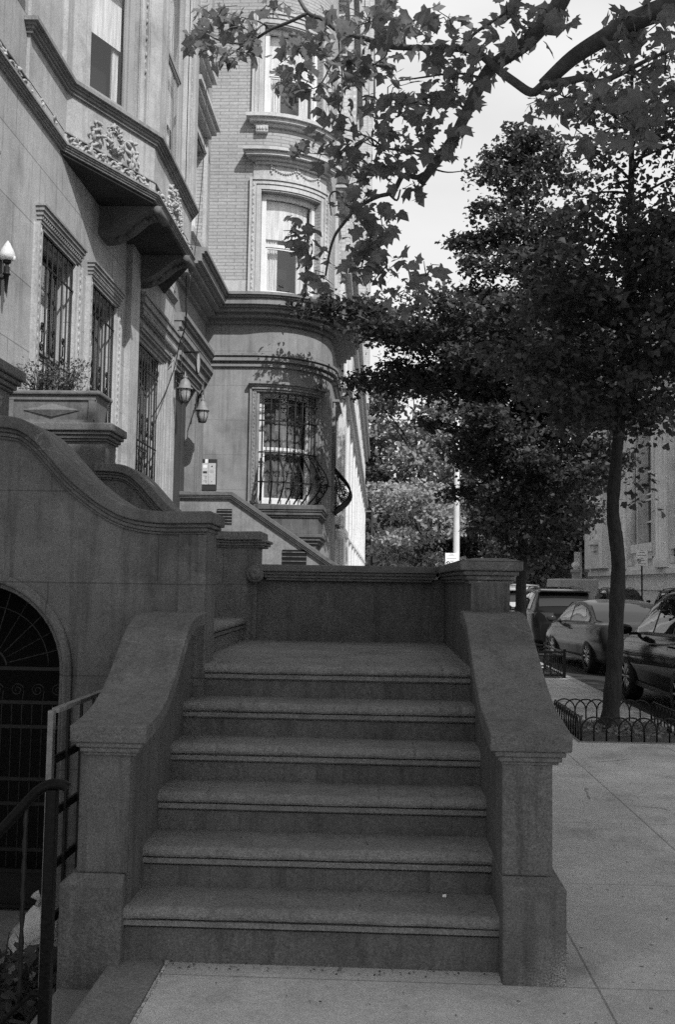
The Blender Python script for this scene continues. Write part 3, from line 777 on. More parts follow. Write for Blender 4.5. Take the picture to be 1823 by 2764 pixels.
# barred tall entrance window with double lintel
a, b, c, d = D1
w_ = sash_window(lh, LP, a, b, c, d, .15, 'woodd', curtain=.15)
s_ = MB()
for e, t, h in ((b, .1, .02), (b + .105, .09, .035), (b + .2, .09, .05), (b + .295, .1, .07), (b + .5, .09, .09), (b + .74, .22, .075)): s_.rect(LP, e + .002, e + t, c, d + .25, -.01, h)
s_.rect(LP, b, b + .962, c, d + .252, -.012, .017)
s_.rect(LP, b + .6, b + .735, c, d + .25, -.01, .05)
for q in (b + .665, b + .85): beads(s_, LP, q, q, c, d + .2, .07, .08, .03)
s_.build('surround', 'limep', w_)
k = MB(); mould(k, LP, a - .06, b + .5, [(d + .0, d + .05, .04), (d + .05, d + .11, .06), (d + .11, d + .15, .1), (d + .15, d + .2, .12)])
mould(k, LP, a - .06, b + .98, [(d + .25, d + .33, .04), (d + .33, d + .43, .07), (d + .43, d + .5, .1), (d + .5, d + .6, .13), (d + .6, d + .64, .15)])
beads(k, LP, a, b + .9, d + .33, d + .42, .12, .07)
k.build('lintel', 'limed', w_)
grille(w_, LP, a + .06, b - .06, c, d - .05, .01, 9, [c + .3, c + 1.3, d - .3], [c + 1.55, c + .9, c + .55])
w_ = sash_window(lh, LP, *UW, .15, 'wood', curtain=.2)
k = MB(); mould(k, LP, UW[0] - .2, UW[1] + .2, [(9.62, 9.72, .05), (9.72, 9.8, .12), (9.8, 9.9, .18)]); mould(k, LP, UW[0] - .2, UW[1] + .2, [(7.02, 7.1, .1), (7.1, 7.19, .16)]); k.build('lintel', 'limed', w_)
# projecting slab beside the oriel, band course
OP = Path([(XF, 8.82), (XF + .03, 8.821), (XF + .03, 9.92), (-2.69, 11.22), (-2.69, 13.5), (XF + .03, 14.8), (XF + .03, 15.4)])
so_ = lambda i: OP.c[i]
ori = MB(); wz0, wz1 = 6.06, 15.0
cw = [(so_(3) - 1.15, so_(3) - .33), (so_(3) + .45, so_(4) - .45), (so_(4) + .42, so_(5) - .4)]
wall(ori, OP, 0, OP.L, 6.02, 13.5, [(p, q, z0, z1) for p, q in cw for z0, z1 in ((6.81, 9.75), (11.0, 13.0))], .14)
op = ori.build('oriel', 'limep', lh)
for p, q in cw:
    for z0, z1 in ((6.81, 9.75), (11.0, 13.0)):
        sash_window(op, OP, p, q, z0, z1, .13, 'woodd', curtain=.12, blind=.72, fw=.09, rail=.52, name='oriel_window', room=False)  # pale blind stands in for sky reflected in the upper glass
rb = MB(); 
for p, q in cw:
    rb.strip(OP, p - .03, q + .03, [(-.4, 6.7), (-.4, 13.2)], closed=False)
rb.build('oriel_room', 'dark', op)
k = MB()
for i in (2, 3, 4, 5):
    for sgn in (-1, 1):
        q = so_(i) + sgn * .16
        if 0 < q < OP.L: k.rect(OP, min(so_(i), so_(i) + sgn * .2), max(so_(i), so_(i) + sgn * .2), 6.792, 13.2, -.01, .05)
for p, q in cw:
    for e, h in ((p, .03), (q, .03)):
        sg = -1 if e == p else 1
        k.rect(OP, min(e, e + sg * .07), max(e, e + sg * .07), 6.812, 9.8, -.01, .03)
        k.rect(OP, min(e + sg * .11, e + sg * .15), max(e + sg * .11, e + sg * .15), 6.812, 9.8, -.01, .04)
        beads(k, OP, e + sg * .09, e + sg * .09, 7.3, 9.8, .03, .1, .025)
k.build('oriel_pilasters', 'limep', op)
k = MB(); mould(k, OP, 0, OP.L, [(6.65, 6.68, .03), (6.68, 6.71, .05), (6.71, 6.735, .07), (6.735, 6.775, .1), (6.775, 6.79, .07)], False)
k.build('sill_cornice', 'limed', op)
BP = Path([(XF, -3), (XF, 9.88), (XF + .03, 9.92), (-2.69, 11.22), (-2.69, 13.5), (XF + .03, 14.8), (XF, 14.86), (XF, 15.58)])
k = MB(); mould(k, BP, 0, BP.L, [(6.0, 6.022, .025), (6.022, 6.042, .04), (6.042, 6.06, .055), (6.06, 6.082, .07)], False)
k.rect(BP, 0, BP.L, 6.2, 6.212, -.02, .03)
k.build('band_course', 'limed', op)
for a, b, n in ((BP.c[1] - 5.2, BP.c[1] - .15, 15), (BP.c[3] - 1.4, BP.c[3] - .12, 6), (BP.c[3] + .15, BP.c[4] - .15, 8)):
    k = MB(); scallop(k, BP, a, b, 6.145, .0, .115, n); k.build('vine_frieze', 'limep', op)
k = MB()
for i in (2, 3, 4): k.rect(BP, BP.c[i] - .1, BP.c[i], 6.083, 6.199, -.02, .02)
k.build('frieze_blocks', 'limep', op)
# wreaths carved on the oriel panels
def wreath(s0, z, half, rr):
    k = MB()
    for i in range(64):
        t = 2 * PI * i / 64; r2 = rr + rnd.uniform(-.035, .035); k.lump(OP.P(s0 + r2 * math.cos(t) * half, rnd.uniform(.0, .025), z + r2 * math.sin(t)), rnd.uniform(.022, .036))
    for i in range(16):
        t = -PI / 2 + (i - 7.5) * .16; k.lump(OP.P(s0 + rr * 1.08 * math.cos(t) * half, .035, z + rr * 1.1 * math.sin(t)), rnd.uniform(.03, .045))
    for sg in (-1, 1):
        for dq, dz, r in ((.27, .06, .04), (.3, .11, .035), (.36, .1, .035), (.3, -.04, .04), (.38, -.1, .035), (.42, .02, .035), (.27, -.12, .04), (.44, -.16, .03), (.47, -.08, .025), (.33, .02, .04), (.4, -.04, .03), (.35, -.15, .03), (.46, -.22, .022), (.24, -.02, .04)):
            k.lump(OP.P(s0 + sg * dq * half, .008, z + dz - .02), r * 1.15)
    k.build('carved_wreath', 'limep', op)
wreath((so_(2) + so_(3)) / 2 + .02, 6.43, .88, .125); wreath((so_(3) + so_(4)) / 2, 6.43, .85, .125)
# underside and the two consoles
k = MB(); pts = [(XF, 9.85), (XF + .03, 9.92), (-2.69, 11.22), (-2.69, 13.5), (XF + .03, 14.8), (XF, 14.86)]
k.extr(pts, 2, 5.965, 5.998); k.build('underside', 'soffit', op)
for yc in (11.5, 13.25):
    k = MB(); pr = bez([(XF, 5.62), (-3.2, 5.64), (-3.02, 5.74), (-2.86, 5.87), (-2.76, 5.915), (-2.64, 5.91)], 5)
    k.extr([(p.x, p.y) for p in pr] + [(-2.61, 5.94), (-2.6, 5.964), (XF, 5.964)], 1, yc - .2, yc + .2)
    k.lathe((-2.655, yc - .21, 5.915), [(0, 0), (.05, 0), (.05, .42), (0, .42)], 12, 1)
    for i in range(7):
        p = pr[6 + i * 3]; k.ball((p.x + .01, yc + .04 * math.sin(i * 2), p.y - .015), .04, 6)
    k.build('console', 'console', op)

# ---- brick and brownstone corner house
th = thing('brick_townhouse', 'rounded bay town house of pale brick over brownstone with curved windows', 'house', (XF, 19, 0))
TC, TR = (-2.45, 19.95), 1.45
arc = [(TC[0] + TR * math.sin(t), TC[1] - TR * math.cos(t)) for t in [PI / 2 * k / 18 for k in range(19)]]
TP = Path([(XF, 18.5)] + arc + [(-1.0, 22.25)])
A = lambda deg: .9 + TR * R(deg)
A_end = A(90)
gw = (A(6), A(55), 3.05, 5.17); uw = (A(4), A(56), 7.03, 9.06); u2 = (A(4), A(56), 10.52, 12.37); u3 = (A(4), A(56), 13.9, 15.6)
fgw = (A_end + .45, A_end + 1.55, 3.05, 5.17); fuw = (A_end + .45, A_end + 1.55, 7.03, 9.06); fu2 = (A_end + .45, A_end + 1.55, 10.52, 12.37); fu3 = (A_end + .45, A_end + 1.55, 13.9, 15.6)
mb = MB(); wall(mb, TP, 0, TP.L, -.5, 6.6, [gw, fgw], .22); tw = mb.build('stone_base', 'bstone', th)
mb = MB(); wall(mb, TP, 0, TP.L, 6.6, 7.3, [(uw[0], uw[1], 7.03, 7.3, 't'), (fuw[0], fuw[1], 7.03, 7.3, 't')], .2); mb.build('stone_course', 'tstone', th)
mb = MB(); wall(mb, TP, 0, TP.L, 7.3, 17.5, [(uw[0], uw[1], 7.3, 9.06, 'b'), u2, u3, (fuw[0], fuw[1], 7.3, 9.06, 'b'), fu2, fu3], .2)
mb.extr([(XF, 18.5)] + arc + [(-1.0, 22.25), (XF, 22.25)], 2, 17.4, 17.5)
mb.build('brick_wall', 'brick', th)
# recessed street wall with the doorway
RP = Path([(XF, 15.6), (XF, 18.5)]); Q = lambda y: y - 15.6
dw = (Q(15.9), Q(17.45), 2.0, 4.97); rw = [(Q(16.3), Q(17.8), 7.5, 9.5), (Q(16.3), Q(17.8), 11, 13)]
mb = MB(); wall(mb, RP, 0, RP.L, -.5, 6.9, [dw], .14); mb.build('entrance_wall', 'bstonep', th)
mb = MB(); wall(mb, RP, 0, RP.L, 6.9, 17.5, rw, .2); mb.build('brick_wall', 'brick', th)
dr = MB(); dr.rect(RP, dw[0], dw[1] - .02, 2.0, 4.96, -.2, -.145); do = dr.build('entrance_door', 'doord', th)
k = MB(); k.rect(RP, dw[1] - .34, dw[1] - .1, 2.0, 4.9, -.1445, -.12); k.rect(RP, dw[1] - .3, dw[1] - .14, 2.2, 4.6, -.1195, -.11); k.build('door_frame', 'doord', do)
k = MB(); p = RP.P(dw[0] + .12, -.1, 3.72); k.box(p[0] - .015, p[1] - .02, p[2] - .12, p[0] + .03, p[1] + .02, p[2] + .12); k.build('door_handle', 'sign', do)
k = MB()
for e, t, h in ((.0, .16, .03), (.165, .1, .045), (.27, .06, .06), (.4, .22, .06), (.63, .05, .03)): k.rect(RP, dw[1] + e + .002, dw[1] + e + t, 2.0, 5.25, -.01, h)
k.rect(RP, dw[1] + .34, dw[1] + .4, 2.0, 5.25, -.01, .03)
for q in (.37, .51, .57): beads(k, RP, dw[1] + q, dw[1] + q, 2.2, 5.25, .05, .1, .03)
k.build('door_surround', 'bstonep', th)
k = MB(); mould(k, RP, 0.02, dw[1] + .35, [(4.98, 5.04, .04), (5.04, 5.12, .06), (5.12, 5.2, .1), (5.2, 5.27, .13)], False)
mould(k, RP, .02, RP.L - .01, [(5.3, 5.42, .06), (5.42, 5.5, .12), (5.5, 5.58, .16), (5.6, 5.66, .08), (5.66, 5.74, .12), (5.76, 5.82, .16), (5.82, 5.89, .2)], False)
beads(k, RP, .05, RP.L - .1, 5.44, 5.55, .13, .08)
k.build('door_lintel', 'bstonep', th)
for a, b, c, d in rw:
    w_ = sash_window(th, RP, a, b, c, d, .18, 'wood')
    k = MB(); mould(k, RP, a - .25, b + .25, [(d + .0, d + .08, .05), (d + .3, d + .4, .12), (d + .4, d + .5, .2), (d + .5, d + .58, .26)]); mould(k, RP, a - .2, b + .2, [(c - .2, c - .1, .1), (c - .1, c - .002, .18)])
    for q in (a - .1, b + .1): k.rect(RP, q - .06, q + .06, c, d + .3, -.01, .06)
    k.build('window_hood', 'tstone', w_)
# cornices of the tower
CP = Path([(XF, 15.62), (XF, 18.5)] + arc + [(-1.0, 22.24)])
CORN = [(6.46, 6.55, .06), (6.55, 6.63, .2), (6.63, 6.7, .3), (6.7, 6.74, .36), (6.74, 6.86, .42), (6.86, 6.9, .46), (6.9, 6.95, .5)]
k = MB(); mould(k, CP, 0, CP.L, CORN, False)
k.strip(CP, 0, CP.L, [(-.02, 6.951), (.5, 6.951), (.02, 7.03), (-.02, 7.03)]); k.build('main_cornice', 'bstonep', th)
k = MB(); mould(k, TP, .001, TP.L, [(5.64, 5.69, .05), (5.69, 5.74, .03), (5.74, 5.8, .1), (5.8, 5.835, .06), (5.835, 5.88, .12)], False); k.build('string_course', 'bstonep', th)
def curved_window(o, ornate, hood, mat, jam=.2, stone='tstone', sill=True):
    a, b, c, d = o
    w_ = sash_window(th, TP, a, b, c, d, .2, 'wood', curtain=.24, fw=.1, rail=.5, blind=.42)
    k = MB()
    for e, t, h in ((0, .09, .02), (.095, .07, .04), (.17, .05, .065)):
        k.rect(TP, a - e - t, a - e - .002, c, d + e + .03, -.01, h); k.rect(TP, b + e + .002, b + e + t, c, d + e + .03, -.01, h)
        k.rect(TP, a - e - t, b + e + t, d + e + .032, d + e + t + .03, -.01, h)
    if ornate:
        for q in (a - .15, b + .15): beads(k, TP, q, q, c, d + .15, .055, .09, .03)
        beads(k, TP, a - .1, b + .1, d + .19, d + .25, .06, .09)
    k.build('surround', stone, w_)
    if hood:
        k = MB(); k.rect(TP, a - .16, b + .16, d + .25, d + .52, -.01, .03); mould(k, TP, a - .34, b + .34, [(d + .5, d + .56, .08), (d + .56, d + .62, .14), (d + .62, d + .7, .24), (d + .7, d + .76, .3)]); k.build('hood', stone, w_)
        k = MB(); n = 22
        for i in range(n + 1):
            t = i / n; q = a + .18 + (b - a - .3) * t; z = d + .46 - .11 * abs(math.sin(t * 2 * PI)); k.ball(TP.P(q, .04, z), .026, 6)
        for t in (0, .5, 1):
            q = a + .18 + (b - a - .3) * t
            for j in range(4): k.ball(TP.P(q + .03 * math.sin(j * 3), .045, d + .48 - j * .05), .032 - .004 * j, 6)
        k.build('garland', stone, w_)
    if sill:
        k = MB(); mould(k, TP, a - .3, b + .3, [(c - .2, c - .14, .08), (c - .14, c - .07, .16), (c - .07, c - .002, .22)]); k.build('sill', stone, w_)
        for q in (a - .12, b + .05):
            k = MB(); k.rect(TP, q, q + .22, c - .33, c - .2, -.01, .1)
            for i in range(4): k.ball(TP.P(q + .03 + .053 * i, .1, c - .27), .028, 6, (1, 1, 1.6))
            k.build('sill_bracket', stone, w_)
    return w_
curved_window(uw, True, True, 'wood', sill=False); curved_window(u2, False, False, 'wood'); curved_window(u3, False, True, 'wood')
curved_window(fuw, True, True, 'wood', sill=False); curved_window(fu2, False, False, 'wood'); curved_window(fu3, False, True, 'wood')
k = MB(); mould(k, TP, .001, TP.L, [(16.9, 17.0, .1), (17.0, 17.2, .25), (17.2, 17.5, .45)], False); k.build('roof_cornice', 'tstone', th)
for gi, o in enumerate((gw, fgw)):
    a, b, c, d = o
    w_ = sash_window(th, TP, a, b, c, d, .2, 'wood', cur='drape', curtain=.48, fw=.09, rail=.5)
    k = MB()
    for e, t, h in ((0, .05, .015), (.055, .08, .04), (.14, .04, .06)):
        k.rect(TP, a - e - t, a - e - .002, c, d + e + .0, -.01, h); k.rect(TP, b + e + .002, b + e + t, c, d + e + .0, -.01, h)
    k.rect(TP, a - .18, b + .18, d + .001, d + .19, -.012, .016)
    for q in (a - .095, b + .095): beads(k, TP, q, q, c, d, .05, .07, .028)
    k.build('surround', 'bstonep', w_)
    k = MB(); mould(k, TP, a - .2, b + .2, [(d, d + .04, .05), (d + .04, d + .09, .08), (d + .09, d + .13, .1), (d + .13, d + .18, .14)]); beads(k, TP, a - .1, b + .1, d + .09, d + .13, .1, .06); k.build('lintel', 'bstonep', w_)
    # pot bellied iron guard
    g = MB(); nb = 8
    def belly(t): return .05 + .34 * (math.sin(PI * min(1, t * 1.0) ** .8) if 0 < t < 1 else 0)
    for i in range(nb):
        q = a + .06 + (b - a - .12) * i / (nb - 1)
        g.tube([TP.P(q, .02, 4.02), TP.P(q, .02, d - .03)], .0135, 6)
        g.tube([TP.P(q, .02 + .36 * math.sin(PI * (k2 / 12) ** 1.25), 4.02 - .96 * k2 / 12) for k2 in range(13)], .016, 6)
        g.ball(TP.P(q, .02 + .36 * math.sin(PI * .6 ** 1.25), 4.02 - .96 * .6), .026, 6)
    for z, oo in ((4.02, .02), (4.62, .02), (d - .22, .02), (4.02 - .96 * .62, .36)): g.rect(TP, a, b, z - .014, z + .014, oo - .008, oo + .008)
    for i in range(nb - 1):
        q = a + .06 + (b - a - .12) * (i + .5) / (nb - 1); u = (Vector(TP.P(q + .05, 0, 0)) - Vector(TP.P(q - .05, 0, 0))).normalized()
        for z, r_ in ((d - .14, .055), (3.96, .04)):
            g.tube(circle3(TP.P(q - .04, .025, z), u, (0, 0, 1), r_ * .7, 0, 2 * PI, 10), .006, 5); g.tube(circle3(TP.P(q + .04, .025, z), u, (0, 0, 1), r_ * .7, 0, 2 * PI, 10), .006, 5)
    nrm = lambda q: (Vector(TP.P(q, 1, 0)) - Vector(TP.P(q, 0, 0)))
    for q in (a + .04, b - .04):
        v = nrm(q)
        for cz, co_, r_ in ((3.75, .1, .05), (3.55, .22, .06), (3.35, .2, .07), (3.2, .1, .05), (3.6, .08, .05), (3.42, .3, .045)):
            g.tube(spiral(TP.P(q, co_, cz), v, (0, 0, 1), r_ * 1.2, .014, cz * 9, 1.4, 14), .013, 5)
        g.tube([TP.P(q, .05, 3.9), TP.P(q, .16, 3.65), TP.P(q, .1, 3.45), TP.P(q, .26, 3.25), TP.P(q, .1, 3.1)], .013, 5)
        if gi: g.tube([TP.P(q, .02 + .36 * math.sin(PI * (k2 / 12) ** 1.25), 4.02 - .96 * k2 / 12) for k2 in range(13)], .022, 6)
    g.build('window_guard', 'iron', w_)
    # ledge under the window
    k = MB()
    if gi == 0:
        x0, x1, y0, y1 = -2.3, -1.02, 17.9, 20.2
    else:
        x0, x1, y0, y1 = -1.5, -.5, 20.4, 22.0
    for z0, z1, e in ((2.9, 2.985, 0), (2.86, 2.9, .02), (2.8, 2.8595, .04), (2.76, 2.7995, .07), (2.46, 2.7595, .1), (2.4, 2.4595, .03), (2.34, 2.3995, .06), (2.28, 2.3395, .1), (-.4, 2.2795, .14)):
        k.box(x0 + (e if gi else 0), y0 + e, z0, x1 - e, y1 - e, z1)
    if gi == 0: k.build('window_ledge', 'brown', w_, bevel=.01)

# ---- stoop of the brick house
s2 = thing('sloped_stoop', 'straight raked stone stoop with wall vents below the rounded bay', 'stoop', (-2, 16.5, 0))
tl = [(XF + .02, 3.06), (-2.44, 3.062), (-.69, 1.89), (.0, 1.428)]
def under(t): return [(XF + .02, 3.06 - t), (-2.44 - .35 * t, 3.062 - t), (0, 1.428 - t * 1.2)]
mb = MB(); mb.extr([(tl[0][0], 2.96), (-2.47, 2.962), (-.02, 1.33), (-.02, -.3), (tl[0][0], -.3)], 1, 16.36, 16.66); mb.build('stoop_wall', 'bstonep', s2)
mb = MB()
for t0, t1, e in ((0, .06, 0), (.06, .085, .015), (.085, .11, .03)):
    mb.extr(under(t0) + under(t1)[::-1], 1, 16.28 + e, 16.74 - e)
mb.build('sloped_coping', 'cope', s2, bevel=.006)
for x0, x1, z0, z1 in ((-2.7, -2.45, 2.53, 2.78), (-1.6, -1.2, 1.75, 2.12), (-2.05, -1.95, 2.28, 2.38)):
    mb = MB(); mb.box(x0, 16.345, z0, x1, 16.358, z1); v = mb.build('vent_recess', 'dark', s2)
    mb = MB()
    for f in range(5): z = z0 + (z1 - z0) * (f + .5) / 5; mb.box(x0, 16.335, z - .012, x1, 16.3445, z + .006)
    mb.build('vent_slats', 'brown', v)
for k_ in range(7):
    mb = MB(); mb.extr([(y, z) for y, z in [(16.67, -.2), (18.4, -.2), (18.4, 2.0 - .178 * k_), (16.67, 2.0 - .178 * k_)]], 0, -2.5 + .28 * k_, -2.22 + .28 * k_ - .001); mb.build('step', 'tread', s2)
mb = MB(); mb.box(XF + .02, 16.67, -.2, -2.501, 18.4, 2.02); mb.build('upper_landing', 'tread', s2)

# ------------------------------------------------------------------ trees
GINK = np.array([(0, 0, 0), (.32, .42, .04), (.5, .8, -.02), (.22, .98, .05), (.03, .86, .0), (-.2, 1.0, .05), (-.5, .78, -.02), (-.3, .4, .04)])
PLANE = np.array([(0, 0, 0), (.22, -.1, 0), (.5, .02, -.05), (.36, .2, 0), (.62, .5, -.06), (.36, .5, 0), (.3, .62, .02), (.0, 1.0, -.06), (-.26, .6, .02), (-.36, .5, 0), (-.64, .46, -.06), (-.34, .2, 0), (-.48, .0, -.05), (-.2, -.1, 0)])
OVAL = np.array([(0, 0, 0), (.28, .4, .03), (.22, .75, 0), (0, 1, -.03), (-.22, .75, 0), (-.28, .4, .03)])
def leaf_cloud(name, shape, pos, size, mat, parent, tilt=1.0, down=.3, rng=nrg, curl=.5):
    """one mesh of separate small leaves; each leaf is one face, freely turned"""
    n = len(pos); m = len(shape)
    nz = rng.normal(size=(n, 3)) * tilt + np.array([0, 0, 1.0]); nz /= np.linalg.norm(nz, axis=1)[:, None]
    d = rng.normal(size=(n, 3)); d[:, 2] -= down * 2; d -= nz * (d * nz).sum(1)[:, None]; d /= np.linalg.norm(d, axis=1)[:, None]
    x = np.cross(d, nz); sz = (size * rng.uniform(.55, 1.3, n))[:, None, None]
    v = pos[:, None, :] + sz * (x[:, None, :] * shape[None, :, 0:1] + d[:, None, :] * shape[None, :, 1:2] + nz[:, None, :] * shape[None, :, 2:3])
    if curl:
        cz = rng.normal(size=(n, 1, 1)) * curl; v = v + nz[:, None, :] * (sz * cz * (shape[None, :, 0:1] ** 2 + (shape[None, :, 1:2] - .4) ** 2))
        v = v + x[:, None, :] * (sz * rng.normal(size=(n, m, 1)) * .05)
    org = ORG.get(parent.name, Vector((0, 0, 0))) if parent is not None else Vector((0, 0, 0))
    v = v.reshape(-1, 3) - np.array(org)
    me = bpy.data.meshes.new(name); me.vertices.add(n * m); me.vertices.foreach_set('co', v.astype(np.float32).ravel())
    me.loops.add(n * m); me.loops.foreach_set('vertex_index', np.arange(n * m, dtype=np.int32))
    me.polygons.add(n); me.polygons.foreach_set('loop_start', np.arange(0, n * m, m, dtype=np.int32)); me.polygons.foreach_set('loop_total', np.full(n, m, dtype=np.int32))
    me.update(calc_edges=True); me.validate()
    o = bpy.data.objects.new(name, me); COL.objects.link(o); me.materials.append(M[mat])
    if parent is not None: o.parent = parent; ORG[o.name] = org
    return o
def blob_points(blobs, n, rng=nrg, shell=.5):
    """points in a union of ellipsoids (centre, radii); denser towards the outside"""
    wt = np.array([b[1][0] * b[1][1] * b[1][2] for b in blobs]) ** .8; wt /= wt.sum()
    idx = rng.choice(len(blobs), n, p=wt)
    c = np.array([b[0] for b in blobs])[idx]; r = np.array([b[1] for b in blobs])[idx]
    d = rng.normal(size=(n, 3)); d /= np.linalg.norm(d, axis=1)[:, None]
    return c + d * r * (rng.uniform(0, 1, n) ** shell)[:, None]
def sprays(base, n_tw, n_leaf, blobs, ln, rng=nrg, flat=.35):
    """leaves gathered along short drooping twigs scattered through the blobs"""
    st_ = blob_points(blobs, n_tw, rng, .42)
    c = np.array(base)
    d = st_ - c; d[:, 2] *= .4; d /= np.linalg.norm(d, axis=1)[:, None] + 1e-9
    d = d + rng.normal(size=d.shape) * .55; d[:, 2] = d[:, 2] * flat - .08; d /= np.linalg.norm(d, axis=1)[:, None]
    t = rng.uniform(-.5, .5, (n_tw, n_leaf)) * ln
    p = st_[:, None, :] + d[:, None, :] * t[:, :, None] + rng.normal(size=(n_tw, n_leaf, 3)) * .035
    p[:, :, 2] -= (t ** 2) * .25
    return p.reshape(-1, 3)
def limb(mb, pts, r0, r1, n=7, k=5):
    p = bez(pts, k); m = len(p); mb.tube(p, [r0 + (r1 - r0) * (i / (m - 1)) for i in range(m)], n)
def at_(x, y, Y): return at_depth(x, y, Y)

def rough(mb, a):
    ph = [rnd.uniform(-1, 1) for _ in range(64)]
    for i, v in enumerate(mb.v): d = a * (.6 * ph[i % 22] + rnd.uniform(-.7, .7)); q = i % 22 / 22 * 2 * PI; mb.v[i] = (v[0] + d * math.cos(q), v[1] + d * math.sin(q), v[2])
# nearer ginkgo, its trunk placed from the photo's trunk line at its real distance
g1 = thing('ginkgo_tree', 'slim dark ginkgo growing from the pit ringed by small hoops', 'tree', (2.62, 11.4, 0), group='ginkgo street trees')
mb = MB(); tl_ = [at_(1416, 1692, 11.4), at_(1420, 1640, 11.4), at_(1428, 1540, 11.4), at_(1432, 1430, 11.4), at_(1436, 1300, 11.4), at_(1424, 1180, 11.4), at_(1433, 1060, 11.4), at_(1446, 900, 11.4), at_(1455, 760, 11.4), at_(1462, 620, 11.4), at_(1466, 450, 11.4), at_(1468, 300, 11.4), at_(1468, 120, 11.4)]
tl_[0].z = -.05
p_ = bez(tl_, 10); rr = []
for i, p in enumerate(p_):
    t = i / (len(p_) - 1); r_ = .093 * (1 - t) ** .7 + .008
    if p.z < .25: r_ += .06 * (1 - max(0, p.z) / .25) ** 2
    rr.append(r_ * (1 + .04 * math.sin(i * .6) + .02 * math.sin(i * 1.9)))
mb.tube(p_, rr, 22); rough(mb, .0065); mb.build('trunk', 'bark', g1)
# farther ginkgo
g2 = copy_src = thing('ginkgo_tree', 'wide crowned dark ginkgo behind the stoop corner pier with black box guard', 'tree', (2.65, 18.6, 0), group='ginkgo street trees')
mb = MB(); x2 = 2.68; pp = [(x2, 18.6, -.05), (x2 - .02, 18.6, .3), (x2 - .05, 18.6, 1.4), (x2 - .02, 18.6, 2.4), (x2 - .05, 18.6, 4), (x2, 18.6, 6), (x2 + .03, 18.6, 8), (x2 + .03, 18.6, 10.2)]
p2_ = bez(pp, 12); mb.tube(p2_, [.115 * (1 - i / len(p2_)) ** .7 + .01 + (.04 if i < 4 else 0) for i in range(len(p2_))], 22); rough(mb, .009); mb.build('trunk', 'bark', g2)
T2 = lambda z: next((p for p in p2_ if p.z >= z), p2_[-1])
def tiers(tree, T, rows, seed, leaf, dens, bark_r=.035):
    """rows (height, longest reach left, longest reach right): whorls of rising limbs with flat drooping leaf sprays"""
    rg = np.random.default_rng(seed); rr_ = random.Random(seed); mb = MB(); P = []
    for z0, rl, rr2 in rows:
        n = 5 if max(rl, rr2) > 1.3 else 4
        a0 = rr_.uniform(0, 360)
        for k in range(n):
            q = R(a0 + 360 * k / n + rr_.uniform(-20, 20)); c = math.cos(q); ln = (rr2 if c > 0 else rl) * abs(c) ** .7 + .62 * max(rl, rr2) * (1 - abs(c) ** .7); ln *= rr_.uniform(.75, 1.1)
            if ln < .25: continue
            b0 = T(z0 + rr_.uniform(-.15, .15)); up = rr_.uniform(.2, .42); d = Vector((c, math.sin(q), 0))
            pts = [b0, b0 + d * ln * .35 + Vector((0, 0, up * ln * .45)), b0 + d * ln * .7 + Vector((0, 0, up * ln * .7)), b0 + d * ln + Vector((0, 0, up * ln * .72))]
            limb(mb, pts, bark_r * min(1, .4 + ln / 3), .005)
            cv = bez(pts, 5)
            m = int(dens * ln * ln ** .4)
            t = rg.uniform(.18, 1.04, m) ** .8; side = rg.normal(size=(m, 3)) * np.array([.26, .26, .1]) * (.35 + .5 * ln ** .5) * (1.25 - .6 * t)[:, None]
            for i in range(m):
                p = cv[min(len(cv) - 1, int(t[i] * (len(cv) - 1)))]
                for _ in range(7): P.append((p.x + side[i, 0] + rg.normal() * .06, p.y + side[i, 1] + rg.normal() * .06, p.z + side[i, 2] - abs(rg.normal()) * .09 - .35 * (side[i, 0] ** 2 + side[i, 1] ** 2)))
    mb.build('limbs', 'bark', tree)
    return np.array(P)
P2 = tiers(g2, T2, [(2.2, .3, .9), (2.6, 1.0, 1.9), (3.0, 1.3, 2.3), (3.4, 1.7, 2.4), (3.8, 2.1, 2.3), (4.2, 3.2, 2.2), (4.6, 3.3, 2.1), (5.0, 3.0, 2.1), (5.3, 3.2, 2.0), (5.6, 3.8, 1.9), (5.8, 3.6, 1.9), (6.2, 1.9, 1.8), (6.6, 1.6, 1.6), (7.1, 1.5, 1.4), (7.6, 1.35, 1.2), (8.1, 1.25, 1.2), (8.6, 1.1, 1.15), (9.1, 1.0, 1.1), (9.5, .9, 1.0), (9.8, .7, .8), (10.1, .5, .6)], 21, .085, 60)
P2 = P2[~((P2[:, 0] < 1.15 + .25 * np.sin(P2[:, 2] * 9)) & (P2[:, 2] < 4.75 + .3 * np.sin(P2[:, 0] * 5)))]
print('g2 leaves', len(P2)); leaf_cloud('crown', GINK, P2, .085, 'ginkgo', g2, .8, .5)

P1 = tiers(g1, lambda z: next((p for p in p_ if p.z >= z), p_[-1]), [(3.5, 1.3, .5), (3.75, 1.5, 1.3), (4.05, 1.5, 1.6), (4.35, 1.5, 1.7), (4.65, 1.4, 1.7), (4.95, 1.3, 1.6), (5.3, 1.1, 1.4), (5.7, .9, 1.2), (6.1, .7, 1.0), (6.4, .9, 1.1), (6.8, .9, 1.0), (7.2, .8, .9), (7.6, .6, .6)], 33, .075, 50, .028)
P1b = P1[:, 2] > 5.9; P1 = P1[~P1b | (nrg.uniform(0, 1, len(P1)) < .5)]
P1c = sprays((2.6, 11.4, 2.6), 30, 7, [((2.3, 11.35, 2.45), (.2, .2, .3)), ((2.95, 11.3, 2.75), (.16, .2, .3)), ((3.05, 11.3, 3.4), (.25, .3, .25))], .3)
print('g1 leaves', len(P1)); leaf_cloud('crown', GINK, np.vstack([P1, P1c]), .075, 'ginkgo', g1, .8, .5)

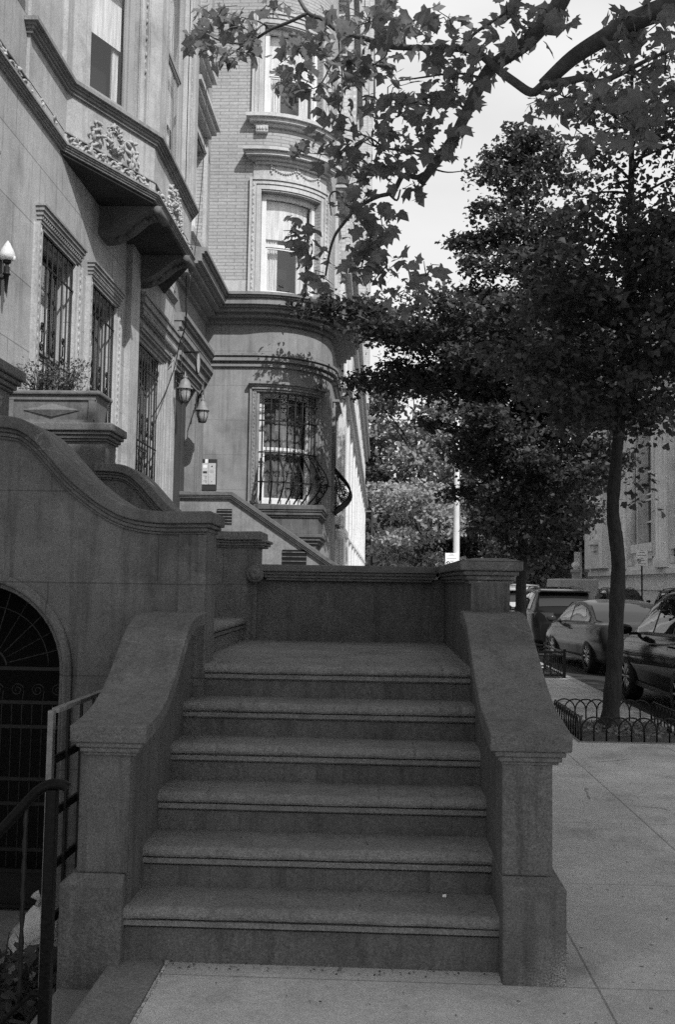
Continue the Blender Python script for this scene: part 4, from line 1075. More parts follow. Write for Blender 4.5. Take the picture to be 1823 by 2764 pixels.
# the plane tree over the camera: trunk at the kerb, limbs, leaf sprays
pt = thing('plane_tree', 'old plane tree arching over the stoop with lobed leaves and thick limbs', 'tree', (3.0, 3.9, 0))
mb = MB(); tk = bez([(3.0, 3.9, -.05), (2.98, 3.9, 1.0), (3.0, 3.92, 2.5), (3.05, 3.95, 4.0), (3.2, 3.7, 5.6), (3.6, 3.2, 7.6), (4.0, 2.6, 9.6)], 5)
mb.tube(tk, [.24 * (1 - .75 * i / len(tk)) + (.06 if i < 2 else 0) for i in range(len(tk))], 14); mb.build('trunk', 'barkp', pt)
DEP = lambda x: 8.2 - (x - 480) / 1088 * 2.2
V_ = lambda x, y, dy=0: at_depth(x, y, DEP(x) + dy)
K_ = lambda px, x: px * 4.327e-4 * DEP(x) * .5
mb = MB()
def br(pts, w0, w1, dy=0, k=4, n=8):
    x = pts[0][0]; limb(mb, [V_(a, b, dy) for a, b in pts], K_(w0, x), K_(w1, pts[-1][0]), n, k)
mb.tube(bez([(3.05, 3.95, 4.2), (2.7, 4.6, 4.75), V_(1640, -40), V_(1568, 8), V_(1470, 50), V_(1400, 90), V_(1330, 135), V_(1262, 198)], 5), [.085 - .0011 * i for i in range(36)], 10)
br([(1262, 198), (1235, 215), (1195, 190), (1152, 158), (1118, 128), (1085, 115), (1010, 112), (932, 110), (903, 107), (850, 90), (786, 71), (750, 45), (715, 30), (690, -10)], 22, 9)
br([(715, 30), (670, 52), (629, 68), (595, 90), (570, 101), (535, 100), (500, 90), (470, 70)], 9, 3)
br([(570, 101), (545, 120), (520, 135)], 5, 2); br([(629, 68), (600, 50), (560, 40)], 5, 2)
q_ = bez([(3.2, 3.75, 5.5), (2.7, 4.9, 6.1)] + [V_(a, b, .1) for a, b in [(1400, -150), (1330, -60), (1296, 14), (1255, 65), (1215, 105), (1152, 148), (1123, 182), (1085, 258), (1056, 316), (1018, 369), (976, 426)]], 4)
mb.tube(q_, [.075 - .043 * i / len(q_) for i in range(len(q_))], 9)
br([(985, 405), (968, 412), (937, 407), (918, 440), (903, 450), (879, 456), (850, 470), (822, 490), (797, 520), (779, 545), (768, 575), (761, 610), (756, 640)], 14, 5, .12)
br([(903, 450), (922, 465), (930, 440)], 6, 4, .12)
br([(822, 490), (835, 510), (860, 545), (885, 580), (900, 610), (870, 650)], 7, 3, .12)
br([(822, 490), (800, 470), (790, 450), (775, 445), (765, 460), (770, 500)], 6, 3, .12)
br([(1265, 196), (1320, 188), (1363, 180), (1392, 190), (1445, 170), (1503, 140), (1575, 110)], 22, 7)
br([(1392, 190), (1388, 230), (1372, 265), (1345, 290)], 9, 4)
br([(1085, 258), (1060, 240), (1020, 245), (960, 240), (900, 225)], 7, 3, .1); br([(1018, 369), (970, 350), (900, 345), (860, 320), (800, 300)], 8, 3, .1)
br([(1085, 115), (1100, 80), (1160, 40), (1220, -10)], 8, 6); br([(903, 107), (890, 60), (895, 10), (905, -20)], 8, 5)
br([(1000, 390), (1040, 400), (1090, 395)], 5, 2, .1); br([(1123, 182), (1060, 170), (980, 180), (910, 190)], 7, 3, .1)
br([(1400, 90), (1440, 130), (1500, 190), (1545, 230)], 12, 4, -.2); br([(860, 320), (800, 350), (740, 345)], 5, 2, .1)
br([(800, 110), (770, 150), (740, 200), (690, 210)], 5, 2); br([(786, 71), (790, 140), (800, 200)], 5, 2)
mb.build('limbs', 'barkp', pt)
for q, r_ in (([(3.2, 3.7, 5.6), (3.9, 2.0, 7.0), (4.6, .6, 8.6)], .09), ([(3.1, 3.9, 4.6), (2.4, 2.0, 6.5), (1.6, .6, 8.0)], .08), ([(3.6, 3.2, 7.6), (5.2, 3.6, 8.8), (6.4, 3.6, 9.6)], .08)):
    mb = MB(); mb.tube(bez(q, 5), r_, 8); mb.build('limb', 'barkp', pt)
CL = [(500, 55, 60, 45, 20), (470, 100, 45, 35, 14), (560, 60, 50, 40, 16), (600, 110, 45, 35, 12), (520, 130, 40, 25, 9), (690, 120, 45, 50, 18), (740, 105, 55, 50, 16), (660, 185, 35, 30, 8), (710, 215, 50, 45, 15), (790, 265, 45, 60, 16), (760, 50, 35, 40, 10), (860, 50, 75, 55, 26), (950, 55, 75, 60, 28),
      (870, 150, 75, 50, 20), (800, 180, 40, 45, 12), (900, 250, 55, 60, 20), (975, 235, 60, 55, 24), (1050, 70, 50, 55, 12), (990, 325, 55, 55, 15), (870, 340, 65, 55, 22), (930, 385, 45, 45, 10), (780, 360, 55, 35, 11), (850, 415, 65, 45, 18), (700, 335, 38, 35, 8),
      (690, 540, 38, 40, 13), (720, 600, 35, 45, 10), (860, 560, 60, 50, 18), (885, 505, 45, 45, 12), (840, 620, 60, 50, 16), (900, 610, 60, 50, 12), (1110, 140, 65, 60, 20), (1180, 45, 60, 55, 18), (1285, 55, 55, 45, 12), (1210, 110, 45, 40, 9), (1450, 90, 50, 70, 20), (1525, 55, 50, 60, 16), (1400, 225, 60, 50, 18), (1490, 245, 55, 55, 18),
      (1375, 330, 45, 28, 8), (1480, 300, 55, 40, 12), (1260, 240, 50, 50, 14), (1310, 225, 60, 50, 12), (735, 650, 35, 40, 9), (968, 440, 32, 20, 5), (1060, 215, 55, 60, 17), (1060, 330, 40, 40, 8), (1545, 170, 40, 60, 12), (820, 480, 50, 40, 10), (1010, 140, 55, 45, 10), (640, 20, 50, 25, 8), (930, 690, 70, 40, 12), (990, 640, 50, 40, 8)]
for cx, cy, rx, ry, n in CL:
    mb = MB(); pos = []; hub = V_(cx, cy)
    for i in range(max(4, n // 3)):
        e = V_(cx + rnd.uniform(-rx, rx), cy + rnd.uniform(-ry, ry), rnd.uniform(-.3, .3)); m_ = hub.lerp(e, .5) + Vector((rnd.uniform(-.05, .05), 0, rnd.uniform(0, .07)))
        mb.tube([hub, m_, e], [.005, .004, .0025], 5)
    tw_ = mb.build('twig', 'barkp', pt)
    for i in range(int(n * 1.7)):
        a, t = rnd.uniform(0, 2 * PI), rnd.random() ** .6
        pos.append(tuple(V_(cx + rx * t * math.cos(a), cy + ry * t * math.sin(a), rnd.uniform(-.35, .35))))
    leaf_cloud('leaves', PLANE, np.array(pos),   .102, 'plane', tw_, 1.0, .8)
# rest of the crown, unseen behind the camera, enlarged to shade stoop and pavement
cr = blob_points([((4.5, .6, 8.2), (4.2, 4.4, 2.9)), ((5.8, 3.0, 8.6), (3.6, 4.0, 2.6)), ((3.4, -1.0, 7.6), (3.0, 3.2, 2.2)), ((6.6, 6.0, 9.4), (3.2, 3.2, 2.2)), ((6.2, -2.6, 8.9), (3.8, 3.6, 2.8)), ((2.2, .8, 8.3), (2.2, 2.8, 1.7)), ((7.3, 9.0, 9.3), (2.8, 3.0, 2.2))], 34000, nrg, .55)
keep = (cr[:, 2] > 1.58 + .66 * np.maximum(cr[:, 1], 0) + .5) & (cr[:, 2] > 3.8)
leaf_cloud('upper_crown', PLANE, cr[keep], .24, 'plane', pt, .9, .5)

# ---- trees at the end of the street and beyond the avenue
def far_tree(label, x, y, h, r, mat, n, size, trunk=.22, low=.3, group='trees beyond the avenue', seed=0, bark='bark', name='park_tree'):
    rg = np.random.default_rng(100 + seed); rr_ = random.Random(seed)
    t = thing(name, label, 'tree', (x, y, 0), group=group)
    mb = MB(); tp = [(x, y, -.1), (x + rr_.uniform(-.2, .2), y, h * .25), (x + rr_.uniform(-.3, .3), y, h * .55), (x + rr_.uniform(-.4, .4), y, h * .85)]
    limb(mb, tp, trunk, .04, 9)
    bl = []
    for i in range(17):
        q = rr_.uniform(0, 2 * PI); z = h * (low + (1 - low) * (i + .5) / 17 * .92); f = math.sin(PI * min(1, max(.08, (z / h - low) / (1 - low) * .85 + .12))) ** .6
        d = r * f * rr_.uniform(.35, .8); c = (x + d * math.cos(q), y + d * math.sin(q), z)
        bl.append((c, (r * rr_.uniform(.28, .46), r * rr_.uniform(.28, .46), h * rr_.uniform(.05, .1))))
        limb(mb, [(x, y, z * .72), ((x * 2 + c[0]) / 3, (y * 2 + c[1]) / 3, z * .84), c], trunk * .35, .02, 5, 3)
    mb.build('trunk', bark, t)
    leaf_cloud('crown', OVAL, blob_points(bl, n, rg, .4), size, mat, t, 1.0, .3, rg)
    return t
far_tree('bright leafy small tree at the street end, just left of the lamp pole', 2.6, 62.0, 8.3, 4.2, 'leafl', 7000, .33, .14, .2, seed=1)
far_tree('tall mid toned tree rising behind the bright small tree', 3.0, 84, 19.5, 7.0, 'leafm', 9000, .5, .3, .3, seed=2)
far_tree('dark tree hugging the end of the white building', -3.5, 82, 15, 5.5, 'leafd', 6000, .5, .3, .12, seed=3)
far_tree('bushy mid toned tree right of the pale lamp pole', 11.5, 74, 10.5, 5.2, 'leafm', 7000, .42, .25, .14, seed=4)
far_tree('dark tree at the centre of the street end, behind the parked sport wagon', 18.5, 82, 14, 7.5, 'leafd', 8000, .5, .3, .12, seed=5)
far_tree('dark forked street tree left of the church corner', 13.3, 69, 13, 3.8, 'leafd', 6000, .36, .2, .34, seed=6)
far_tree('broad dark tree far behind the church corner', 27, 92, 18, 8.5, 'leafd', 7000, .55, .3, .12, seed=7)
far_tree('dark tall tree behind the left ginkgo crown', 9, 96, 21, 8.5, 'leafm', 8000, .55, .3, .15, seed=8)
far_tree('low dark thicket tree closing the view along the park wall', 4.5, 78, 6, 6.0, 'leafd', 6000, .42, .2, .02, seed=9)
far_tree('low dark thicket tree under the mast arm', 22, 84, 6.5, 7.0, 'leafd', 6000, .42, .2, .02, seed=10)

# ------------------------------------------------------------------ buildings down the street
wb = thing('white_apartment_building', 'tall white painted apartment building running down the street past the rounded bay', 'building', (-.87, 40, 0))
WP = Path([(XF, 22.3), (-.87, 22.3), (-.87, 57.0), (-12, 57.0)]); w0 = WP.c[1]
opens = []; zfl = [(.5, 2.5), (3.1, 5.3), (6.6, 8.3), (9.6, 11.7), (12.9, 15), (16.2, 18.3), (19.5, 21.6), (22.8, 24.9), (26.1, 28.2)]
for i in range(11):
    for a, b in zfl: opens.append((w0 + 1.2 + i * 3.05, w0 + 2.5 + i * 3.05, a, b))
mb = MB(); wall(mb, WP, 0, WP.L, -.5, 8.9, [o for o in opens if o[3] < 9], .3); mb.build('lower_wall', 'white', wb)
mb = MB(); wall(mb, WP, 0, WP.L, 8.9, 34, [o for o in opens if o[3] > 9], .3); mb.extr([(XF - 9, 22.31), (-.88, 22.31), (-.88, 56.99), (XF - 9, 56.99)], 2, 33.8, 33.9); mb.build('upper_wall', 'palebrick', wb)
f = MB(); a, b, c, d = opens[0]; ring(f, WP, a + .004, b - .004, c + .004, d - .004, .07, -.28, -.2); f.rect(WP, a + .07, b - .07, (c + d) / 2 - .03, (c + d) / 2 + .03, -.27, -.21)
first = None; protos = {}
for o in opens:
    h = round(o[3] - o[2], 2)
    if h not in protos:
        a, b, c, d = o; f = MB(); ring(f, WP, a + .004, b - .004, c + .004, d - .004, .07, -.28, -.2); f.rect(WP, a + .07, b - .07, (c + d) / 2 - .03, (c + d) / 2 + .03, -.27, -.21)
        w_ = f.build('window', 'whitep', wb); g = MB(); g.strip(WP, a + .05, b - .05, [(-.25, c + .05), (-.25, d - .05)], closed=False); g.build('glass_pane', 'lens', w_); protos[h] = (w_, o)
    else:
        w_, p = protos[h]; c_ = w_.copy(); COL.objects.link(c_); c_.location = (0, o[0] - p[0], o[2] - p[2])
        for ch in w_.children: q = ch.copy(); COL.objects.link(q); q.parent = c_
for z0, hh, oo, m_ in ((5.8, .16, .12, 'greytrim'), (5.96, .12, .2, 'greytrim'), (2.75, .12, .07, 'whitep'), (8.6, .3, .14, 'greytrim'), (8.9, .2, .26, 'greytrim'), (15.5, .3, .22, 'greytrim'), (22.1, .3, .2, 'greytrim'), (30, .4, .3, 'greytrim'), (33.5, .5, .7, 'greytrim')):
    k = MB(); k.rect(WP, .01, WP.c[2], z0, z0 + hh - .002, -.02, oo); k.build('string_course', m_, wb)
k = MB()
for i in range(12):
    q = w0 + .55 + i * 3.05
    for dq in (-.32, .0, .32): k.rect(WP, q + dq - .09, q + dq + .09, 9.1, 33.4, -.02, .1)
k.build('brick_ribs', 'palebrick', wb)
k = MB()
for i in range(12): q = w0 + .55 + i * 3.05; k.rect(WP, q - .3, q + .3, -.1, 5.79, -.02, .05)
k.build('pilasters', 'white', wb)
for i in (2, 6):
    k = MB(); q0 = w0 + 1.0 + i * 3.05
    k.rect(WP, q0, q0 + 1.8, 9.2, 33.4, -.02, .34); k.build('projecting_bay', 'palebrick', wb)

ch = thing('stone_church', 'grey stone church with tall arched windows and fluted buttresses across the street', 'church', (14, 52, 0))
HP = Path([(14.0, 66.0), (14.0, 34.0)])     # wall facing the street: normal points to -x
HP.n = [Vector((-1, 0))]
Hq = lambda y: 66.0 - y
wins = [(Hq(54.6), Hq(51.0)), (Hq(47.2), Hq(43.6)), (Hq(39.8), Hq(36.2))]
mb = MB(); wall(mb, HP, 0, HP.L, -.2, 19, [(a, b, 3.9, 11.2) for a, b in wins], .7)
mb.box(14.8, 34, -.2, 30, 65.9, 19); mb.add([(14, 66, -.2), (30, 66, -.2), (30, 66, 19), (14, 66, 19)], [(0, 1, 2, 3)]); mb.add([(14, 34, -.2), (30, 34, -.2), (30, 34, 19), (14, 34, 19)], [(0, 1, 2, 3)])
mb.add([(14, 34, 19), (14, 66, 19), (22, 66, 25), (22, 34, 25)], [(0, 1, 2, 3)]); mb.build('wall', 'church', ch)
k = MB()
for z0, z1, o in ((-.1, 1.5, .35), (1.5, 1.7, .42), (2.3, 2.55, .3), (2.55, 2.75, .2)): k.rect(HP, -.0, HP.L, z0, z1, -.05, o)
k.build('plinth', 'churchp', ch)
for a, b in wins:
    f = MB(); g = MB(); m_ = (a + b) / 2; rr_ = (b - a) / 2
    g.strip(HP, a, b, [(-.6, 3.9), (-.6, 11.2)], closed=False)
    w_ = g.build('arched_window', 'stained', ch)
    for i in range(1, 3): q = a + (b - a) * i / 3; f.rect(HP, q - .07, q + .07, 3.9, 11.2, -.6, -.45)
    for z in (3.9, 5.1, 6.3, 6.6, 7.8, 9.2, 9.4, 10.2): f.rect(HP, a, b, z, z + .09, -.6, -.48)
    f.build('mullions', 'churchp', w_)
    f = MB()
    # pointed head: spandrels filling the corners of the square opening
    n = 10
    for sg in (-1, 1):
        prev = None
        for i in range(n + 1):
            t = i / n; x = m_ + sg * rr_ * (1 - t); z = 8.8 + 2.39 * math.sin(PI / 2 * t) ** .9
            if prev: px_, pz_ = prev; f.add([HP.P(px_, -.05, pz_), HP.P(x, -.05, z), HP.P(x, -.05, 11.2), HP.P(px_, -.05, 11.2)], [(0, 1, 2, 3)]); f.add([HP.P(px_, -.05, pz_), HP.P(x, -.05, z), HP.P(x, -.6, z), HP.P(px_, -.6, pz_)], [(0, 1, 2, 3)])
            prev = (x, z)
    f.rect(HP, a - .3, b + .3, 3.45, 3.899, -.02, .3); f.rect(HP, a - .15, b + .15, 3.1, 3.45, -.02, .18)
    for sg in (-1, 1):
        pts = [HP.P(m_ + sg * (rr_ + .35) * (1 - i / 8), .12, 8.8 + 2.9 * math.sin(PI / 2 * i / 8)) for i in range(9)]
        f.tube([HP.P(m_ + sg * (rr_ + .35), .12, 3.9)] + pts, .13, 7)
        f.tube([HP.P(m_ + sg * (rr_ + 1.5), .2, 10.6), HP.P(m_, .2, 14.6)], .28, 6)
    f.build('window_arch', 'churchp', w_)
for q in (Hq(57.2), Hq(49.1), Hq(41.7), Hq(35)):
    k = MB()
    for dq, r_ in ((-.75, .22), (-.3, .34), (.3, .34), (.75, .22)):
        p = HP.P(q + dq, .12, 0); k.lathe((p[0], p[1], 0), [(r_ * 1.4, 2.6), (r_ * 1.4, 3.0), (r_, 3.2), (r_, 10.3), (r_ * 1.2, 10.4), (r_ * 1.1, 10.6), (r_ * 1.7, 11.2), (r_ * 1.7, 11.5), (0, 11.5)], 10)
    k.rect(HP, q - 1.1, q + 1.1, 11.5, 18.8, -.02, .5)
    k.build('shaft_cluster', 'churchp', ch)
    for e in (-1.55, 1.55):
        k = MB(); k.rect(HP, q + e - .38, q + e + .38, 2.8, 11.3, -.02, .18)
        for i in range(5): k.rect(HP, q + e - .33 + i * .14, q + e - .27 + i * .14, 3.2, 11.0, .17, .24)
        k.build('fluted_pilaster', 'churchp', ch)
k = MB(); k.rect(HP, Hq(65.6), Hq(60.5), 2.75, 18.9, -.02, .6); k.rect(HP, Hq(63.2), Hq(61.6), 4.2, 4.5, .6, .95); k.rect(HP, Hq(62.9), Hq(61.9), 3.8, 4.2, .6, .8); k.build('corner_buttress', 'churchp', ch)

# park wall across the avenue
mb = MB(); mb.box(-40, 79, -.2, 60, 79.4, 1.3); mb.box(-40, 78.92, 1.3, 60, 79.48, 1.42); tag(mb.build('park_wall', 'churchp'), 'low grey stone wall along the park beyond the avenue', 'wall')
mb = MB(); nx, ny = 60, 14; vs = []; fs = []
for j in range(ny + 1):
    for i in range(nx + 1): vs.append((-260 + 560 * i / nx, 110 + j * 26, -.6 + min(1, j / 4) * 12 + (3 * math.sin(i * .7) * min(1, j / 3)) + j * 1.6))
for j in range(ny):
    for i in range(nx): a = j * (nx + 1) + i; fs.append((a, a + 1, a + nx + 2, a + nx + 1))
mb.add(vs, fs, None, True); struct(mb.build('park_hill', 'leafd'))
hz = np.random.default_rng(5); hp = np.stack([hz.uniform(-70, 120, 26000), hz.uniform(104, 150, 26000), np.zeros(26000)], 1)
hp[:, 2] = hz.uniform(0, 1, 26000) ** .8 * (15 + 3.5 * np.sin(hp[:, 0] * .23) + 2 * np.sin(hp[:, 0] * .61))
wd = leaf_cloud('distant_wood', OVAL, hp, 1.0, 'leafd', None, 1.0, .3); wd['kind'] = 'stuff'; wd['label'] = 'far dark wood closing the end of the street'; wd['category'] = 'wood'

# ------------------------------------------------------------------ vehicles
def lerp_tab(tab, y):
    """smooth monotone curve through a table"""
    if y <= tab[0][0]: return tab[0][1]
    if y >= tab[-1][0]: return tab[-1][1]
    n = len(tab); h = [tab[i + 1][0] - tab[i][0] for i in range(n - 1)]; d = [(tab[i + 1][1] - tab[i][1]) / h[i] for i in range(n - 1)]
    def mm(i):
        if i == 0: return d[0]
        if i == n - 1: return d[-1]
        if d[i - 1] * d[i] <= 0: return 0
        a, b = 2 * h[i] + h[i - 1], h[i] + 2 * h[i - 1]; return (a + b) / (a / d[i - 1] + b / d[i])
    i = next(k for k in range(n - 1) if y <= tab[k + 1][0]); t = (y - tab[i][0]) / h[i]
    return (2 * t ** 3 - 3 * t * t + 1) * tab[i][1] + (t ** 3 - 2 * t * t + t) * h[i] * mm(i) + (3 * t * t - 2 * t ** 3) * tab[i + 1][1] + (t ** 3 - t * t) * h[i] * mm(i + 1)
KINDS = {
 'sedan': dict(L=4.8, W=.925, belt=[(-2.4, .72), (-2.34, .93), (-2.2, .985), (-1.6, 1.0), (-.6, .965), (.9, .93), (1.5, .9), (2.1, .78), (2.36, .66), (2.4, .5)],
               roof=[(-1.85, .97), (-1.3, 1.24), (-.85, 1.385), (-.3, 1.445), (.25, 1.43), (.6, 1.35), (1.3, .94)], rear=(-1.78, -.92), front=(.55, 1.22), side=(-1.45, 1.0), pil=(.02,), r=.335, wb=(-1.42, 1.42), zs=.26),
 'suv': dict(L=4.66, W=.93, belt=[(-2.33, .6), (-2.3, .95), (-2.2, 1.1), (-1.6, 1.08), (-.3, 1.04), (.8, 1.02), (1.3, 1.0), (1.95, .93), (2.25, .78), (2.33, .55)],
             roof=[(-2.24, 1.13), (-2.0, 1.45), (-1.8, 1.6), (-1.2, 1.66), (-.4, 1.69), (.1, 1.66), (.45, 1.56), (1.12, 1.08), (1.25, 1.02)], rear=(-2.2, -1.84), front=(.42, 1.1), side=(-1.75, .92), pil=(-.92, .0), r=.36, wb=(-1.35, 1.36), zs=.3),
}
def make_car(kind, paint, label, loc, rz, group, name='parked_car', rack=False, cat='car'):
    K = KINDS[kind]; t = thing(name, label, cat, loc, rz, group, local=True)
    L2 = K['L'] / 2; W = K['W']
    def hw(y):
        e = abs(y) / L2; return W * (1 - .10 * max(0, (e - .55) / .45) ** 2 - .16 * max(0, (e - .9) / .1) ** 2)
    def zb(y): return lerp_tab(K['belt'], y)
    def zr(y):
        r_ = K['roof']; return max(zb(y), lerp_tab(r_, y)) if r_[0][0] <= y <= r_[-1][0] else zb(y)
    def sec(y):
        w, b, r_ = hw(y), zb(y), zr(y); zs = K['zs']; h = r_ - b
        wt = w - .055 - h * .36
        lo = [(w - .2, zs - .06), (w - .085, zs), (w - .05, zs + .16), (w - .004, min(.66, b * .68)), (w - .006, b - .14 if b > .5 else b * .8), (w - .05, b - .02)]
        if h > .02: up = [(w - .075, b + .01), (w - .075 + (wt - w + .075) * .5, b + h * .5), (wt, r_ - min(.07, h * .4)), (wt - .05, r_ - min(.02, h * .1)), (wt * .6, r_ + .012), (0, r_ + .02)]
        else: up = [(w - .08, b + .004), (w - .14, b + .02), (w * .72, b + .032), (w * .6, b + .035), (w * .35, b + .04), (0, b + .042)]
        return lo + up
    def fine(s_):
        a = [(p.x, p.y) for p in bez(s_[:6], 4)]; b = [(p.x, p.y) for p in bez(s_[6:], 3)]
        return a + b
    ys = sorted({*[round(-L2 + K['L'] * i / 90, 4) for i in range(91)], *[p[0] for p in K['roof']], *[p[0] for p in K['belt']]})
    ys = [y for i, y in enumerate(ys) if i == 0 or y - ys[i - 1] > .018]
    rows = []
    for y in ys:
        s_ = fine(sec(y)); rows.append([(x, y, z) for x, z in s_] + [(-x, y, z) for x, z in s_[-2::-1]])
    n = len(rows[0]); mb = MB(); vs = [p for r_ in rows for p in r_]; fs = []
    for i in range(len(rows) - 1):
        for j in range(n - 1): fs.append((i * n + j, i * n + j + 1, (i + 1) * n + j + 1, (i + 1) * n + j))
        fs.append((i * n + n - 1, i * n, (i + 1) * n, (i + 1) * n + n - 1))
    fs.append(tuple(range(n))[::-1]); fs.append(tuple(range((len(rows) - 1) * n, len(rows) * n)))
    mb.add(vs, fs, None, True)
    bo = mb.build('body', paint, t)
    cut = MB()
    for wy in K['wb']:
        for sx in (-1, 1): cut.lathe((sx * (W - .14), wy, K['r'] - .0), [(0, -.2), (K['r'] + .065, -.2), (K['r'] + .065, .3), (0, .3)], 28, 0, False)
    co = cut.build('wheel_cutter', 'black'); md = bo.modifiers.new('arches', 'BOOLEAN'); md.operation = 'DIFFERENCE'; md.object = co; md.solver = 'EXACT'
    bpy.context.view_layer.update()
    me = bpy.data.meshes.new_from_object(bo.evaluated_get(bpy.context.evaluated_depsgraph_get()))
    bo.modifiers.clear(); bo.data = me; bpy.data.objects.remove(co, do_unlink=True)
    try: me.shade_smooth()
    except Exception: pass
    me.polygons.foreach_set('use_smooth', [True] * len(me.polygons))
    try: me.set_sharp_from_angle(angle=R(38))
    except Exception: pass
    # glazing laid just proud of the shell
    def side_patch(y0, y1, sx, lo=.08, hi=.88, name='side_window', mat='cglass', off=.012):
        g = MB(); m_ = 16; vs = []; q_ = 5
        for i in range(m_ + 1):
            y = y0 + (y1 - y0) * i / m_; f_ = fine(sec(y))[len(bez(sec(y)[:6], 4)):]; f_ = f_[0:7]
            for k_ in range(q_ + 1):
                t_ = (lo + (hi - lo) * k_ / q_) * 6; a_ = int(min(5, t_)); b_ = t_ - a_; x = f_[a_][0] * (1 - b_) + f_[a_ + 1][0] * b_; z = f_[a_][1] * (1 - b_) + f_[a_ + 1][1] * b_
                vs.append((sx * (x + off), y, z))
        g.add(vs, [(i * 6 + j, i * 6 + j + 1, i * 6 + j + 7, i * 6 + j + 6) for i in range(m_) for j in range(q_)], None, True); return g.build(name, mat, t)
    def cross_patch(y0, y1, f, name):
        g = MB(); vs = []; m_, q_ = 10, 8
        for i in range(m_ + 1):
            y = y0 + (y1 - y0) * i / m_; w_ = sec(y)[8][0] * f
            for j in range(q_ + 1): x = -w_ + 2 * w_ * j / q_; vs.append((x, y, zr(y) + .034 - .02 * (x / max(.1, w_)) ** 2))
        off = .006 if y0 > 0 else -.006
        vs = [(x, y + off, z) for x, y, z in vs]
        g.add(vs, [(i * 9 + j, i * 9 + j + 1, i * 9 + j + 10, i * 9 + j + 9) for i in range(m_) for j in range(q_)], None, True); return g.build(name, 'cglass', t)
    cross_patch(*K['rear'], .93, 'rear_window'); cross_patch(*K['front'], .93, 'windscreen')
    y0, y1 = K['side']; cuts = [y0] + sorted(K['pil']) + [y1]
    for sx in (-1, 1):
        for a, b in zip(cuts, cuts[1:]): side_patch(a + .04, b - .04, sx)
        side_patch(y0 - .01, y1 + .02, sx, .01, .97, 'window_trim', 'plas', .006)
        k = MB()
        for y in [p for p in K['pil']] + [K['front'][1] - .15, ]:
            vs = []
            for s_, d_ in ((y, 0), (y + .012, 0)):
                q = sec(s_); vs += [(sx * (x + .002), s_, z) for x, z in q[1:6]]
            k.add(vs, [(i, i + 1, i + 6, i + 5) for i in range(4)])
        k.build('door_gap', 'black', t)
        k = MB()
        for y in [p for p in K['pil']]:
            q = sec(y - .16); z = q[4][1] + .03; k.tube([(sx * (q[4][0] + .01), y - .27, z), (sx * (q[4][0] + .035), y - .24, z + .003), (sx * (q[4][0] + .035), y - .12, z + .003), (sx * (q[4][0] + .01), y - .09, z)], .014, 6)
        k.build('door_handles', paint, t)
        k = MB(); ym = K['front'][1] - .28; q = sec(ym); b = q[5]
        k.ball((sx * (b[0] + .17), ym, b[1] + .1), .1, 10, (1.15, .62, .78)); k.box(min(sx * b[0], sx * (b[0] + .1)) - .02, ym - .03, b[1] + .02, max(sx * b[0], sx * (b[0] + .1)) + .02, ym + .03, b[1] + .06)
        k.build('wing_mirror', paint, t)
        k = MB(); yb = -L2 + .05; q = sec(yb + .1)
        z0 = .72 if kind == 'sedan' else .9
        vs = []
        for y, e in ((yb + .32, .9), (yb + .16, .95), (yb + .06, .97), (yb - .02, .78), (yb - .062, .5)):
            w_ = hw(max(y, -L2 + .01)) * e + (.02 if e > .85 else 0)
            vs += [(sx * w_, y, z0), (sx * w_, y, z0 + .15)]
        k.add(vs, [(2 * i, 2 * i + 1, 2 * i + 3, 2 * i + 2) for i in range(4)], None, True); k.build('tail_light', 'lens', t)
    for sx in (-1, 1):
        for wy in K['wb']:
            r_ = K['r']; cx = sx * (W - .115)
            k = MB(); k.lathe((cx, wy, r_), [(r_ * .62, -.1), (r_ * .9, -.11), (r_, -.08), (r_, .08), (r_ * .9, .11), (r_ * .62, .1)], 28, 0); ty_ = k.build('wheel', 'black', t)
            k = MB(); k.lathe((cx, wy, r_), [(r_ * .63, -.1), (r_ * .66, -.1), (r_ * .66, .1), (r_ * .63, .1)], 24, 0)
            for i in range(10):
                q = 2 * PI * i / 10; u = Vector((0, math.cos(q), math.sin(q)))
                k.tube([Vector((cx + sx * .075, wy, r_)) + u * r_ * .1, Vector((cx + sx * .085, wy, r_)) + u * r_ * .64], [.032, .02], 6)
            k.lathe((cx, wy, r_), [(0, -.09), (r_ * .16, -.09), (r_ * .16, .09), (0, .09)], 12, 0); k.build('rim', 'alloy', ty_)
            k = MB(); k.lathe((cx - sx * .1, wy, r_), [(0, 0), (r_ * .6, 0)], 20, 0); k.build('brake_disc', 'black', ty_)
    k = MB(); k.box(-.27, -L2 - .012, .62 if kind == 'sedan' else .68, .27, -L2 + .01, .76 if kind == 'sedan' else .82); k.build('number_plate', 'sign', t)
    k = MB(); k.box(-hw(-L2) * .8, -L2 - .02, .3, hw(-L2) * .8, -L2 + .12, .42); k.build('rear_bumper_trim', 'plas', t)
    for sx in (-1, 1): k = MB(); k.box(sx * (W - .09) - .02, -.95, K['zs'] - .03, sx * (W - .09) + .02, .95, K['zs'] + .05); k.build('sill_trim', 'plas', t)
    k = MB(); yf = K['roof'][3 if kind == 'suv' else 2][0]; k.add([(-.02, yf - .1, zr(yf) + .01), (.02, yf - .1, zr(yf) + .01), (.012, yf + .12, zr(yf + .12) + .01), (-.012, yf + .12, zr(yf + .12) + .01), (0, yf - .1, zr(yf) + .085), (0, yf - .04, zr(yf) + .08)], [(0, 1, 4), (1, 2, 5, 4), (3, 0, 4, 5), (2, 3, 5)]); k.build('roof_fin', 'plas', t)
